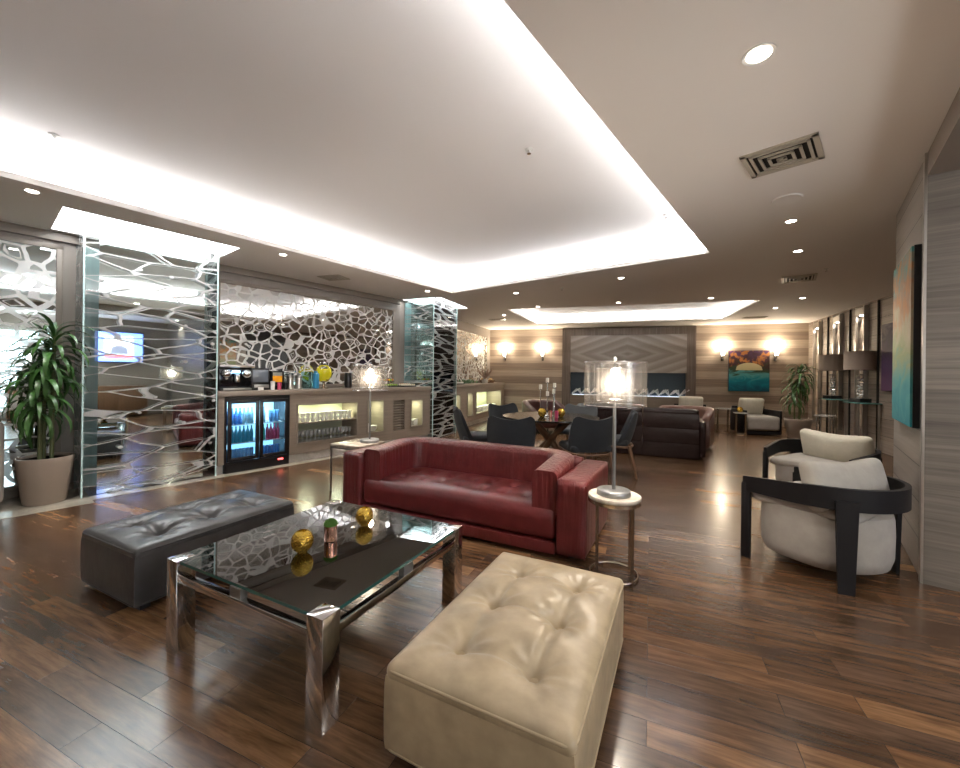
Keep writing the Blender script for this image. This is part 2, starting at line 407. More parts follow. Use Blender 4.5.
# the tray goes on behind the camera
TR1 = [tuple(Vector(TR1[1]) + (Vector(TR1[0])-Vector(TR1[1]))*2.1), TR1[1], TR1[2], tuple(Vector(TR1[2]) + (Vector(TR1[3])-Vector(TR1[2]))*1.75)]
TR2 = [(.593, 8.94), (5.21, 7.51), (6.33, 10.25), (1.79, 12.1)]
TR2 = [(.593, 8.94), (5.21, 7.51), (6.05, 10.05), (1.63, 11.55)]
RC1 = [PA(.48, -5.16), PA(1.93, -5.16), PA(1.93, -6.06), PA(.48, -6.06)]
RC2 = [PB(6.86, -3.35), PB(8.2, -3.35), PB(8.2, -4.2), PB(6.86, -4.2)]
def ceiling(name, outer, holes, mat):
    loops = [[Vector((p[0], p[1], 0)) for p in outer]] + [[Vector((p[0], p[1], 0)) for p in h] for h in holes]
    tris = tessellate_polygon(loops); flat = [v for l in loops for v in l]
    m = MB(); T = .05
    lo = [m.bm.verts.new((v.x, v.y, ZC)) for v in flat]; hi = [m.bm.verts.new((v.x, v.y, ZC+T)) for v in flat]
    for t in tris:
        m.bm.faces.new([lo[i] for i in t]); m.bm.faces.new([hi[i] for i in reversed(t)])
    k = 0
    for l in loops:
        n = len(l)
        for i in range(n): m.bm.faces.new((lo[k+i], lo[k+(i+1) % n], hi[k+(i+1) % n], hi[k+i]))
        k += n
    return struct(m.build(name, mat, ang=20))
ceiling('ceiling', [(-9, -7), (12, -7), (12, 15), (-9, 15)], [TR1, TR2, RC1, RC2], M['ceil'])
def offset(poly, d):
    P = [Vector(p) for p in poly]; n = len(P); ar = sum(P[i].x*P[(i+1) % n].y-P[(i+1) % n].x*P[i].y for i in range(n)); sg = -1 if ar > 0 else 1
    out = []
    for i in range(n):
        a = (P[i]-P[i-1]).normalized(); b = (P[(i+1) % n]-P[i]).normalized(); na = Vector((-a.y, a.x)); nb = Vector((-b.y, b.x)); mm = (na+nb).normalized()
        out.append(tuple(P[i]+mm*sg*d/mm.dot(na)))
    return out
tn = [3]
def cove(poly, back, hgt, mat_led, off=.17):
    O = offset(poly, off); n = len(poly)
    m = MB()   # side walls and lid of the tray
    for i in range(n):
        a, b = O[i], O[(i+1) % n]
        m._add([(a[0], a[1], ZC+.05), (b[0], b[1], ZC+.05), (b[0], b[1], ZC+hgt), (a[0], a[1], ZC+hgt)], [(0, 1, 2, 3)])
    m._add([(p[0], p[1], ZC+hgt) for p in O], [tuple(range(n))])
    o = struct(m.build('ceiling_tray', M['tray'], ang=20)); tn[0] += 1
    In = offset(poly, off-.035)
    m = MB()
    for i in range(n):
        a, b = Vector(In[i]), Vector(In[(i+1) % n]); d = b-a; c = (a+b)/2
        m.box((c.x, c.y, ZC+.065), (d.length, .02, .012), atan2(d.y, d.x))
    o = struct(m.build('trim_%d' % tn[0], mat_led)); tn[0] += 1
cove(TR1, None, .30, M['led']); cove(TR2, None, .26, M['led2'])
def recess(poly, h):
    n = len(poly); m = MB()
    for i in range(n):
        a, b = poly[i], poly[(i+1) % n]
        m._add([(a[0], a[1], ZC+.05), (b[0], b[1], ZC+.05), (b[0], b[1], ZC+h), (a[0], a[1], ZC+h)], [(0, 1, 2, 3)])
    struct(m.build('ceiling_recess', M['tray'], ang=20))
    m = MB(); m.prism(poly, ZC+h, ZC+h+.02); struct(m.build('trim_%d' % tn[0], M['panel'])); tn[0] += 1
recess(RC1, .16); recess(RC2, .16)

# walls
wallseg('wall_left', BACKL, BEND, M['taupewall'], side=-1)
wallseg('wall_left_far', BEND, FL, M['taupewall'], side=-1)
wallseg('wall_far', FL, FR, M['farwall'], side=-1)
wallseg('wall_right_far', FR, (Vector(RT)-Vector((sin(radians(23.5)), cos(radians(23.5))))*2.6), M['rightfar'], side=-1)
# near right wall block (a thick partition between the side bay and the far room)
m = MB(); q0 = Vector(P0); q1 = Vector(P1)
m.prism([tuple(q0+n40*.0), tuple(q1), tuple(q1+n40*3.2), tuple(q0+n40*3.2)], 0, ZC); o = struct(m.build('wall_right', M['pillar'], ang=20))
o.data.materials.append(M['neargrey'])
for f in o.data.polygons:
    if f.normal.x < -.6 and f.normal.y > 0: f.material_index = 1
# header above the opening and the trim round it
m = MB(); m.prism([tuple(q0), tuple(q0+n40*.14), tuple(H1+n40*.14), tuple(H1)], 2.60, ZC); struct(m.build('trim_%d' % tn[0], M['taupe'], ang=20)); tn[0] += 1
m = MB(); c = q0+d40*.02-n40*.006; m.box((c.x, c.y, ZC/2), (.045, .014, ZC), pi/2-R40); struct(m.build('trim_%d' % tn[0], M['steel'])); tn[0] += 1
wallseg('wall_bay', tuple(q0+n40*3.2+d40*.1), tuple(H1+n40*3.2), M['taupewall'], side=-1)
wallseg('wall_back', tuple(H1+n40*3.3), PA(-4.2, -6.3), M['pillar'], side=-1)
wallseg('baseboard_left', PA(-4.2, -6.19), PA(5.2, -6.19), M['taupe'], 0, .08, .015, 1)

# far wall: marquetry chimney breast with a recessed fire
def FW(u, o=0):
    d = (Vector(FR)-Vector(FL)).normalized(); n = Vector((d.y, -d.x)); v = Vector(FL)+d*u+n*o; return (v.x, v.y)
def farbox(u0, u1, z0, z1, o0, o1, mat, name, parent=None, bevel=0):
    a = Vector(FW((u0+u1)/2, (o0+o1)/2)); m = MB(); m.box((a.x, a.y, (z0+z1)/2), (u1-u0, abs(o1-o0), z1-z0), FRz, bevel); return m.build(name, mat, parent)
u = lambda x, y: ((Vector((x, y))-Vector(FL)).length)
fp = thing('fireplace_wall', 'wood marquetry chimney wall with a long blue recess of white logs', 'fireplace', (FW(4.2)[0], FW(4.2)[1], 0), FRz)
def fpart(name, mat, u0, u1, z0, z1, y0, y1, parent=fp, bevel=0):
    m = MB(); m.box(((u0+u1)/2-4.2, -(y0+y1)/2, (z0+z1)/2), (u1-u0, abs(y1-y0), z1-z0), 0, bevel); return m.build(name, mat, parent)
U0, U1 = 2.58, 5.76
fpart('side_pilaster', M['vert'], 2.33, 2.58, 0, 2.72, 0.0, .14)
fpart('side_pilaster', M['vert'], 5.76, 6.0, 0, 2.72, 0.0, .14)
fpart('top_band', M['vert'], 2.58, 5.76, 2.50, 2.72, 0.0, .13)
fpart('lower_panel', M['cab'], 2.58, 5.76, 0, .72, .0, .17)
fpart('recess_back', M['grey_liner'], 2.58, 5.76, .72, 1.40, 0, .02)
t = NT('diamond_marquetry'); tc = t.coord((1, 1, 1)); sp = t.node('ShaderNodeSeparateXYZ', {0: tc})
ax = t.math('ABSOLUTE', sp.outputs['X']); az = t.math('ABSOLUTE', t.math('SUBTRACT', sp.outputs['Z'], 1.95))
dd = t.math('ADD', t.math('MULTIPLY', ax, .55), t.math('MULTIPLY', az, 1.5))
wv = t.math('FRACT', t.math('MULTIPLY', dd, 3.0)); ng = t.noise(t.coord((6, 6, 6)), 3, 4, .6)
cc = t.mix(t.ramp(t.math('ADD', wv, t.math('MULTIPLY', ng, .25)), [(.2, 0.0), (.5, 1.0), (.95, .2)]), (.30, .265, .235), (.43, .395, .36)); t.p(col=cc, rough=.22, spec=.6)
fpart('marquetry_panel', t.m, 2.58, 5.76, 1.40, 2.50, .0, .17)
for k in range(12):
    uu = 2.75 + k*.27
    pts = []
    m = MB()
    for j in range(3):
        a = random.uniform(-.6, .6); m.tube([(uu-4.2-.12+.05*j, -.1, .76+.03*j), (uu-4.2+.02+.05*j, -.1-.02*j, .90+.05*random.random())], .018, 6)
        m.tube([(uu-4.2+.02+.05*j, -.09-.02*j, .90), (uu-4.2+.14, -.1, .76)], .013, 6)
    m.build('log_pile', M['log'], fp)
m = MB(); m.box((0, -.13, .735), (3.1, .02, .012)); m.build('fire_led', emit('fire_led', (.7, .85, 1), .7), fp)

# frames and mirrors on the left walls
def mirror_panel(name, label, s0, s1, z0, z1, P, rz, mat, n, fw=.05):
    c = P((s0+s1)/2, n); r = thing(name, label, 'mirror', (c[0], c[1], 0), rz)
    L = s1-s0; m = MB(); m.box((0, -.012, (z0+z1)/2), (L-2*fw, .012, z1-z0-2*fw)); m.build('mirror_glass', mat, r)
    m = MB()
    for (cx, cz, sx, sz) in ((-L/2+fw/2, (z0+z1)/2, fw, z1-z0), (L/2-fw/2, (z0+z1)/2, fw, z1-z0), (0, z0+fw/2, L, fw), (0, z1-fw/2, L, fw)):
        m.box((cx, -.02, cz), (sx, .035, sz), 0, .004)
    m.build('mirror_frame', M['taupe'], r); return r
mirror_panel('wall_mirror', 'tall pale etched mirror behind the potted plant at the far left', -2.2, .58, .07, 2.62, PA, RA, M['etchmir_l'], -6.2)
mirror_panel('wall_mirror', 'wide etched mirror on the wall above the bar counter and fridge', 2.02, 5.08, 1.06, 2.56, PA, RA, M['etchmir'], -6.2)
mirror_panel('wall_mirror', 'smaller etched mirror above the far counter, beyond the second glass column', 8.3, 12.05, 1.06, 2.52, PB, RB, M['etchmir'], -4.27)
# dark cornice strip over the long mirrors
wallseg('trim_%d' % tn[0], PA(-4.2, -6.18), PA(5.2, -6.18), M['taupe'], 2.66, ZC, .03, 1); tn[0] += 1

# glass columns
def glass_column(label, P, rz, s0, s1, nf, nb, mat, gap=.05):
    c = P((s0+s1)/2, (nf+nb)/2); r = thing('glass_column', label, 'column', (c[0], c[1], 0), rz)
    L = s1-s0; D = abs(nf-nb); hh = ZC+.14
    m = MB(); m.box((0, D/2-.012, hh/2), (L, .01, hh)); m.build('back_pane', M['aquapane'], r)
    m = MB(); m.box((0, -D/2+.006, hh/2), (L, .012, hh)); m.build('front_pane', mat, r)
    for sx in (-1, 1):
        m = MB(); m.box((sx*(L/2-.006), .0, hh/2), (.012, D-.03, hh)); m.build('side_pane', mat, r)
    m = MB()
    for sx in (-1, 1): m.box((sx*(L/2), -D/2, hh/2), (.014, .014, hh))
    m.build('glass_edge', plain('pale_glass_edge', (.55, .75, .75), .1), r)
    m = MB(); m.box((0, gap/2, hh/2), (L-.24, D-gap-.02, hh)); m.build('mirror_core', M['mirror'], r)
    return r
glass_column('large square column of etched glass beside the bar fridge', PA, RA, .68, 1.87, -5.66, -6.19, M['etchgl'])
glass_column('distant etched glass column at the end of the long bar counter', PB, RB, 7.05, 8.17, -3.6, -4.26, M['etchgl2'])

# ------------------------------------------------------------------ bar counter 1
def counter(label, P, rz, s0, s1, nf, nb, niches, name='bar_counter', louvre=None, fridge=None):
    c = P(s0, nf); r = thing(name, label, 'counter', (c[0], c[1], 0), rz); L = s1-s0; D = abs(nb-nf)
    # local x along the counter, y into the wall (0 = front)
    m = MB(); m.box((L/2, D/2-.01, 1.015), (L+.02, D+.0, .07), 0, .004); m.build('countertop', M['cab'], r)
    m = MB(); m.box((L/2, D/2+.03, .06), (L, D-.06, .12)); m.build('plinth', M['marblew'], r)
    m = MB(); xs = [0]; front = .02
    ops = sorted(niches + ([louvre] if louvre else []) + ([fridge] if fridge else []), key=lambda q: q[0])
    x = 0
    for o in ops:
        if o[0] > x+.001: m.box(((x+o[0])/2, D/2, .55), (o[0]-x, D-.02, .86))
        if o[2] > .13: m.box(((o[0]+o[1])/2, D/2, (.12+o[2])/2), (o[1]-o[0], D-.02, o[2]-.12))
        if o[3] < .97: m.box(((o[0]+o[1])/2, D/2, (.98+o[3])/2), (o[1]-o[0], D-.02, .98-o[3]))
        x = o[1]
    if x < L: m.box(((x+L)/2, D/2, .55), (L-x, D-.02, .86))
    m.build('cabinet_body', M['cab'], r)
    for o in niches:
        m = MB(); cx = (o[0]+o[1])/2; m.box((cx, D-.05, (o[2]+o[3])/2), (o[1]-o[0], .02, o[3]-o[2]))
        m.build('niche_back', M['nichein'] if o[4] else M['nichegr'], r)
        m = MB(); fw = .018
        for (a, b, sx, sz) in ((o[0]+fw/2, (o[2]+o[3])/2, fw, o[3]-o[2]), (o[1]-fw/2, (o[2]+o[3])/2, fw, o[3]-o[2]), (cx, o[2]+fw/2, o[1]-o[0], fw), (cx, o[3]-fw/2, o[1]-o[0], fw)):
            m.box((a, .005, b), (sx, .02, sz))
        m.build('niche_frame', M['taupe'], r)
        if o[4] == 2:
            zs = (o[2]+o[3])/2; m = MB(); m.box((cx, D/2, zs), (o[1]-o[0], D-.1, .015)); m.build('niche_shelf', M['taupe'], r)
        nl = max(1, int((o[1]-o[0])/.45)); lampmat = emit('niche_lamp', (1, 1, .8), 14)
        for k in range(nl): m = MB(); m.cyl((o[0]+(k+.5)*(o[1]-o[0])/nl + (.1 if nl > 1 else 0), D*.35, o[3]-.025), .022, .008, 12); m.build('niche_lamp', lampmat, r)
        for k in range(nl):
            ld = bpy.data.lights.new('niche_light', 'AREA'); ld.energy = NICHE*(1.4 if nl > 1 else 1.0); ld.size = .12; ld.color = (.92, 1, .66)
            lo = bpy.data.objects.new('niche_light', ld); COL.objects.link(lo); lo.parent = r
            lo.location = (o[0]+(k+.5)*(o[1]-o[0])/nl, D*.4, o[3]-.035)
    if louvre:
        m = MB()
        for k in range(11):
            z = louvre[2]+.03+k*(louvre[3]-louvre[2]-.05)/10.5
            m.box(((louvre[0]+louvre[1])/2, .04, z), (louvre[1]-louvre[0]-.01, .03, .012), 0, 0, 1, Matrix.Rotation(.6, 4, 'X'))
        m.box(((louvre[0]+louvre[1])/2, D*.5, (louvre[2]+louvre[3])/2), (louvre[1]-louvre[0], D*.6, louvre[3]-louvre[2]))
        m.build('louvre_panel', M['cab'], r)
    return r
S0 = 1.89
bar = counter('long taupe wood bar counter with the drinks fridge, lit niches and louvre', PA, RA, S0, 5.56, -5.65, -6.17,
        [(1.0, 2.02, .26, .84, 2), (2.2, 2.55, .28, .85, 0), (3.16, 3.47, .30, .82, 0)], louvre=(2.76, 3.02, .28, .82), fridge=(.07, .90, .0, .98))
bar2 = counter('far taupe wood counter with lit niches beyond the second glass column', PB, RB, 8.2, 12.25, -3.72, -4.25,
        [(.12, .5, .25, .84, 0), (.95, 1.3, .25, .84, 0), (1.55, 3.7, .25, .84, 1)], name='bar_counter')

# fridge ---------------------------------------------------------------
c = PA(S0+.075, -5.66); fr = thing('bottle_fridge', 'black double door bottle fridge with blue light under the bar counter', 'fridge', (c[0], c[1], 0), RA)
FWd, FH, FD = .82, .97, .46
m = MB()
m.box((FWd/2, .03, .07), (FWd, .05, .14)); m.box((FWd/2, .03, FH-.03), (FWd, .05, .06)); m.box((FWd/2, FD, FH/2), (FWd, .03, FH))
m.box((.012, FD/2, FH/2), (.024, FD, FH)); m.box((FWd-.012, FD/2, FH/2), (.024, FD, FH)); m.box((FWd/2, FD/2, .07), (FWd, FD, .1)); m.box((FWd/2, FD/2, FH-.015), (FWd, FD, .03))
m.build('fridge_body', M['black'], fr)
m = MB(); m.box((FWd/2, FD-.03, .53), (FWd-.06, .01, .80)); m.build('glowing_liner', M['fridgein'], fr)
for z in (.36, .60): m = MB(); m.box((FWd/2, FD/2+.02, z), (FWd-.06, FD-.1, .012)); m.build('fridge_shelf', M['white'], fr)
for k in range(2):
    x0 = .03+k*.385; wd = .375; dz0, dz1 = .15, .93
    m = MB(); f = .042
    for (a, b, sx, sz) in ((x0+f/2, (dz0+dz1)/2, f, dz1-dz0), (x0+wd-f/2, (dz0+dz1)/2, f, dz1-dz0), (x0+wd/2, dz0+f/2, wd, f), (x0+wd/2, dz1-f/2, wd, f)): m.box((a, -.012, b), (sx, .03, sz), 0, .004)
    dr = m.build('fridge_door', M['black'], fr)
    m = MB(); m.box((x0+wd/2, -.01, (dz0+dz1)/2), (wd-2*f, .006, dz1-dz0-2*f)); m.build('door_glass', thin_glass('fridge_glass%d' % k, (.85, .95, 1.0), 1.0), dr)
    m = MB(); m.box((x0+wd/2, .03, dz1-.02), (wd-.06, .015, .012)); m.build('fridge_light', M['fridgeled'], fr)
    m = MB(); m.lathe([(.009, 0), (.009, .01)], (0, 0, 0), 12); o = m.build('door_lock', M['chrome'], dr); o.location = (x0+(.33 if k == 0 else .05), -.03, .17); o.rotation_euler = (pi/2, 0, 0)
m = MB(); m.box((FWd-.12, -.001, .09), (.07, .01, .02)); m.build('red_badge', emit('red_badge', (1, .05, .05), 1.5), fr)
ld = bpy.data.lights.new('fridge_glow', 'AREA'); ld.energy = 7.0; ld.size = .7; ld.shape = 'RECTANGLE'; ld.size_y = .1; ld.color = (.5, .8, 1)
lo = bpy.data.objects.new('fridge_glow', ld); COL.objects.link(lo); lo.parent = fr; lo.location = (FWd/2, .035, .92); lo.rotation_euler = (radians(20), 0, 0)

def bottle_proto(kind, mat):
    m = MB()
    if kind == 'bottle': m.lathe([(0, 0), (.021, 0), (.0225, .01), (.0225, .13), (.018, .155), (.009, .18), (.009, .215), (0, .215)], n=14)
    elif kind == 'can': m.lathe([(0, 0), (.020, 0), (.0225, .008), (.0225, .15), (.019, .165), (0, .165)], n=14)
    me = m.build(kind, mat); return me
def frpos(x, y, z):
    v = Matrix.Rotation(RA, 3, 'Z') @ Vector((x, y, 0)); return (c[0]+v.x, c[1]+v.y, z)
CF = c
rows = [('bottle', 'blueb', 0, .607, 4, 'blue water bottle on the top fridge shelf behind the left door', .07),
        ('bottle', 'clearb', 0, .607, 3, 'clear pale bottle on the top fridge shelf behind the left door', .262),
        ('bottle', 'teal', 0, .367, 7, 'dark teal bottle on the middle fridge shelf behind the left door', .07),
        ('can', 'bluecap', 0, .125, 7, 'blue can on the fridge floor behind the left door', .075),
        ('bottle', 'clearb', 1, .607, 2, 'clear pale bottle on the top fridge shelf behind the right door', .46),
        ('can', 'bluecap', 1, .607, 3, 'blue can on the top fridge shelf behind the right door', .60),
        ('bottle', 'greenb', 1, .367, 2, 'green bottle on the middle fridge shelf behind the right door', .46),
        ('bottle', 'redb', 1, .367, 4, 'red bottle on the middle fridge shelf behind the right door', .56),
        ('can', 'blueb', 1, .125, 6, 'deep blue can on the fridge floor behind the right door', .465)]
for kind, mt, side, z, n, lab, x0 in rows:
    p = bottle_proto(kind, M[mt]); tag(p, lab, kind, lab.split(' on ')[0]+'s behind one fridge door')
    for i in range(n):
        q = p if i == 0 else p.copy()
        if i: COL.objects.link(q)
        q.location = frpos(x0+i*.0475, .095, z); q['group'] = lab.replace('bottle', 'bottles').replace('can ', 'cans ')

# cups and glasses in the big niche (local x .. of the counter)
def onbar(x, y, z, r=bar, rz=RA):
    v = Matrix.Rotation(rz, 3, 'Z') @ Vector((x, y, 0)); return (r.location.x+v.x, r.location.y+v.y, z)
m = MB(); m.lathe([(0, 0), (.022, 0), (.034, .03), (.038, .065), (.034, .065), (.030, .03), (.0, .008)], n=16); cup = m.build('cup', M['china'])
tag(cup, 'white china cup stacked on the niche shelf of the long bar counter', 'cup')
first = True
for layer in range(2):
    for i in range(12):
        q = cup if first else cup.copy()
        if not first: COL.objects.link(q)
        first = False
        q.location = onbar(1.07+i*.078, .12, .559+layer*.067); q['label'] = 'white china cup in the %s layer on the long bar niche shelf' % ('upper' if layer else 'lower'); q['group'] = 'white cups on the niche shelf, %s layer' % ('upper' if layer else 'lower')
m = MB(); m.lathe([(0, 0), (.026, 0), (.027, .004), (.004, .012), (.004, .05), (.024, .07), (.03, .10), (.026, .14), (.024, .14), (.027, .1), (0, .06)], n=14)
gl = m.build('wine_glass', NT('glassware').p(col=(.8, .85, .87), rough=.03, trans=.7, ior=1.3).m); tag(gl, 'stemmed glass on the lower niche level under the white cups', 'glass')
first = True
for row in range(2):
    for i in range(14):
        q = gl if first else gl.copy()
        if not first: COL.objects.link(q)
        first = False; q.location = onbar(1.07+i*.066, .10+row*.1, .283); q['label'] = 'stemmed glass in the %s row under the white cups' % ('back' if row else 'front'); q['group'] = 'stemmed glasses in the bar niche, %s row' % ('back' if row else 'front')
def bowl_stack(x, z, lab, rt=bar, rz=RA, n=1, y=.16, mat='china'):
    m = MB(); m.lathe([(0, 0), (.04, 0), (.075, .05), (.072, .05), (.04, .01), (0, .01)], n=20)
    for k in range(3): m.lathe([(.045, .02+.02*k), (.078, .055+.02*k), (.074, .055+.02*k), (.04, .03+.02*k)], n=20, cap=False)
    o = m.build('bowl', M[mat], loc=onbar(x, y, z, rt, rz)); tag(o, lab, 'bowl'); return o
m = MB(); m.lathe([(0, 0), (.04, 0), (.045, .1), (.05, .14), (.045, .14), (.04, .02), (0, .02)], n=20); m.box((.06, 0, .07), (.03, .012, .07), 0, .005)
tag(m.build('jug', M['china'], loc=onbar(2.3, .14, .295)), 'white jug in the narrow green niche left of the louvre', 'jug')
bowl_stack(2.43, .295, 'white bowls beside the jug in the narrow niche left of the louvre')
bowl_stack(3.26, .315, 'white bowls in the last narrow niche right of the louvre')
m = MB(); m.box((0, 0, .06), (.1, .08, .12), 0, .01); tag(m.build('sugar_caddy', M['china'], loc=onbar(3.38, .14, .315), rz=RA), 'square white caddy in the last narrow niche right of the louvre', 'caddy')
first = None
for i in range(6):
    if first is None: m = MB(); m.lathe([(0, 0), (.06, 0), (.10, .09), (.096, .09), (.055, .01), (0, .01)], n=18); m.lathe([(.08, .07), (.11, .15), (.105, .15), (.07, .08)], n=18, cap=False); q = first = m.build('bowl', M['china'])
    else: q = first.copy(); COL.objects.link(q)
    q.location = onbar(1.8+i*.3, .15, .27, bar2, RB); tag(q, 'stacked white bowls in the wide lit niche of the far counter', 'bowl', 'white bowl stacks in the far counter niche')

# things on bar counter 1 -----------------------------------------------
ZT = 1.051
def bt(x, y=.26): p = onbar(x, y, ZT); return p
r = thing('coffee_machine', 'black and chrome coffee machine on the bar above the fridge', 'coffee machine', bt(.24), RA)
m = MB(); m.box((0, .04, .15), (.40, .34, .30), 0, .015); m.build('machine_body', M['blackgloss'], r)
m = MB(); m.box((0, 0, .32), (.42, .40, .035), 0, .008); m.build('top_tray', M['steel'], r)
for sx in (-.12, .12):
    m = MB(); m.lathe([(0, 0), (.05, 0), (.06, .01), (.055, .05), (.03, .07), (0, .075)], n=24); o = m.build('grinder_dial', M['chrome'], r); o.location = (sx, -.13, .22); o.rotation_euler = (pi/2, 0, 0)
m = MB(); m.box((0, -.17, .16), (.05, .06, .1), 0, .008); m.build('spout', M['steel'], r)
m = MB(); m.box((0, -.137, .245), (.09, .01, .03)); m.build('blue_display', emit('blue_display', (.3, .6, 1), 4), r)
m = MB(); m.box((0, -.15, .02), (.34, .10, .03), 0, .004); m.build('drip_tray', M['pewter'], r)
r = thing('cup_warmer', 'dark glass fronted cup warmer next to the coffee machine', 'machine', bt(.56), RA)
m = MB(); m.box((0, .05, .15), (.24, .30, .30), 0, .01); m.build('warmer_body', M['black'], r)
m = MB(); m.box((0, -.105, .19), (.20, .012, .17), 0, .003); m.build('glass_window', plain('smoked_glass', (.12, .14, .17), .08, 0, spec=.8), r)
m = MB(); m.box((0, -.12, .05), (.20, .05, .05), 0, .006); m.build('warmer_drawer', M['pewter'], r)
m = MB(); m.tube([(-.04, 0, .30), (-.04, 0, .40), (.04, 0, .40), (.04, 0, .30)], .008, 8); m.build('handle', M['pewter'], r)
r = thing('juice_dispenser', 'small black framed dispenser of orange juice on the bar', 'dispenser', bt(.80), RA)
m = MB(); m.box((0, .1, .13), (.17, .02, .26)); m.box((-.08, 0, .13), (.012, .2, .26)); m.box((.08, 0, .13), (.012, .2, .26)); m.box((0, 0, .255), (.17, .2, .014)); m.box((0, 0, .03), (.17, .2, .06)); m.build('dispenser_frame', M['black'], r)
m = MB(); m.box((0, 0, .15), (.14, .15, .09)); m.build('juice_tank', M['orange'], r)
m = MB(); m.box((0, 0, .22), (.14, .15, .05)); m.build('glass_tank', plain('pale_tank', (.6, .62, .55), .1), r)
for i, (x, h, mt, lb) in enumerate(((.70, .12, 'white', 'small white sugar packet pot in front of the orange juice dispenser'), (.79, .1, 'redb', 'dark red tea sachet pot in front of the orange juice dispenser'), (.88, .1, 'black', 'small black cup of stirrers in front of the juice dispenser'))):
    m = MB(); m.lathe([(0, 0), (.025, 0), (.03, h), (.026, h), (.022, .01), (0, .01)], n=16); tag(m.build('pot', M[mt], loc=onbar(x, .1, ZT)), lb, 'pot')
m = MB(); m.box((0, 0, .02), (.07, .01, .04)); tag(m.build('price_card', M['white'], loc=onbar(.52, .05, ZT), rz=RA), 'small blank white card at the front edge of the bar counter', 'card')
for i in range(2):
    r = thing('canister', ['grey canister with dark lid beside the orange juice dispenser', 'grey canister with dark lid beside the aqua glass jar'][i], 'canister', bt(1.02+i*.13), RA, 'grey canisters on the bar')
    m = MB(); m.cyl((0, 0, 0), .05, .16, 20); m.build('canister_body', M['steel'], r); m = MB(); m.lathe([(.052, .16), (.052, .2), (.02, .21), (.015, .235), (0, .235)], n=20); m.build('canister_lid', M['pewter'], r)
m = MB(); m.box((0, 0, .13), (.13, .13, .26), 0, .01); tag(m.build('water_jar', M['mint'], loc=bt(1.28), rz=RA), 'square aqua glass jar between the canisters and yellow dispenser', 'jar')
m = MB(); m.box((0, 0, .12), (.07, .1, .24), 0, .015); m.lathe([(.03, .24), (.03, .27), (0, .27)], n=14); tag(m.build('carafe', M['blue'], loc=onbar(1.39, .2, ZT), rz=RA), 'blue carafe between the aqua jar and yellow dispenser', 'carafe')
r = thing('drink_dispenser', 'round glass dispenser of yellow lemon drink on the bar counter', 'dispenser', bt(1.56), RA)
m = MB(); m.lathe([(0, .12), (.06, .12), (.105, .18), (.12, .24), (.105, .31), (0, .31)], n=28); m.build('lemon_drink', M['juice'], r)
m = MB(); m.lathe([(.062, .11), (.112, .18), (.127, .25), (.10, .34), (.06, .37), (.06, .40)], n=28, cap=False); m.build('glass_bowl', M['glass'], r)
m = MB(); m.lathe([(.065, .40), (.065, .41), (.01, .42), (.012, .44), (0, .45)], n=20); m.build('lid', M['chrome'], r)
m = MB(); m.lathe([(.07, .0), (.07, .01), (.02, .03), (.02, .09), (.06, .11)], n=20); m.box((0, -.10, .13), (.02, .05, .02)); m.build('stand', M['bronze'], r)
m = MB(); m.lathe([(0, 0), (.05, 0), (.062, .05), (.062, .2), (.05, .25), (0, .25)], n=20); tag(m.build('thermos', M['black'], loc=bt(2.0)), 'black thermos on the bar left of the lit drum lamp', 'thermos')
def food(x, kind, lab, y=.2, cols=None, rt=bar, rz=RA, L=.3, w_=.2):
    r = thing('serving_tray', lab, 'tray', onbar(x, y, ZT, rt, rz), rz)
    m = MB(); m.box((0, 0, .012), (L, w_, .02), 0, .004); m.build('tray_base', M['black'], r)
    mm = MB(); random.seed(hash(lab) % 1000 if False else len(lab)*7+int(x*100))
    n = int(L/.045)
    for i in range(n):
        for j in range(3):
            px, py = -L/2+.03+i*(L-.05)/max(1, n-1), -w_/2+.04+j*(w_-.08)/2
            mm.lathe([(0, 0), (.016, .005), (.018, .02), (.010, .034), (0, .036)], (px, py, .022), 8)
    mm.build('snacks', kind, r); return r
pl = plain
food(2.45, pl('white_snacks', (.6, .55, .42), .6), 'black tray of small pale cups on the bar right of the lamp', y=.12)
food(2.80, pl('green_fruit', (.25, .4, .05), .5), 'black tray of green fruit on the bar counter')
food(2.58, pl('orange_fruit', (.6, .2, .03), .5), 'black tray of orange fruit on the bar counter', y=.38, w_=.16)
food(3.16, pl('cream_cakes', (.72, .66, .52), .6), 'black tray of white cakes near the end of the bar counter', y=.12)
food(3.34, pl('brown_buns', (.35, .18, .07), .6), 'black tray of brown buns at the end of the bar counter', y=.38, L=.2, w_=.16)
r = thing('cake_stand', 'two tier stand of red and green fruit on the bar counter', 'stand', bt(2.92, .36), RA)
m = MB(); m.cyl((0, 0, 0), .09, .01, 24); m.cyl((0, 0, .01), .008, .16, 10); m.cyl((0, 0, .10), .12, .008, 24); m.build('stand_frame', M['black'], r)
for k, cl in enumerate(((.55, .08, .03), (.7, .4, .03), (.2, .4, .04))):
    m = MB()
    for j in range(5):
        a = j*1.256+k*.42; m.lathe([(0, 0), (.018, .004), (.022, .02), (.016, .035), (0, .04)], (.075*cos(a), .075*sin(a), .108), 10)
    m.build('fruit', pl('fruit_%d' % k, cl, .4), r)
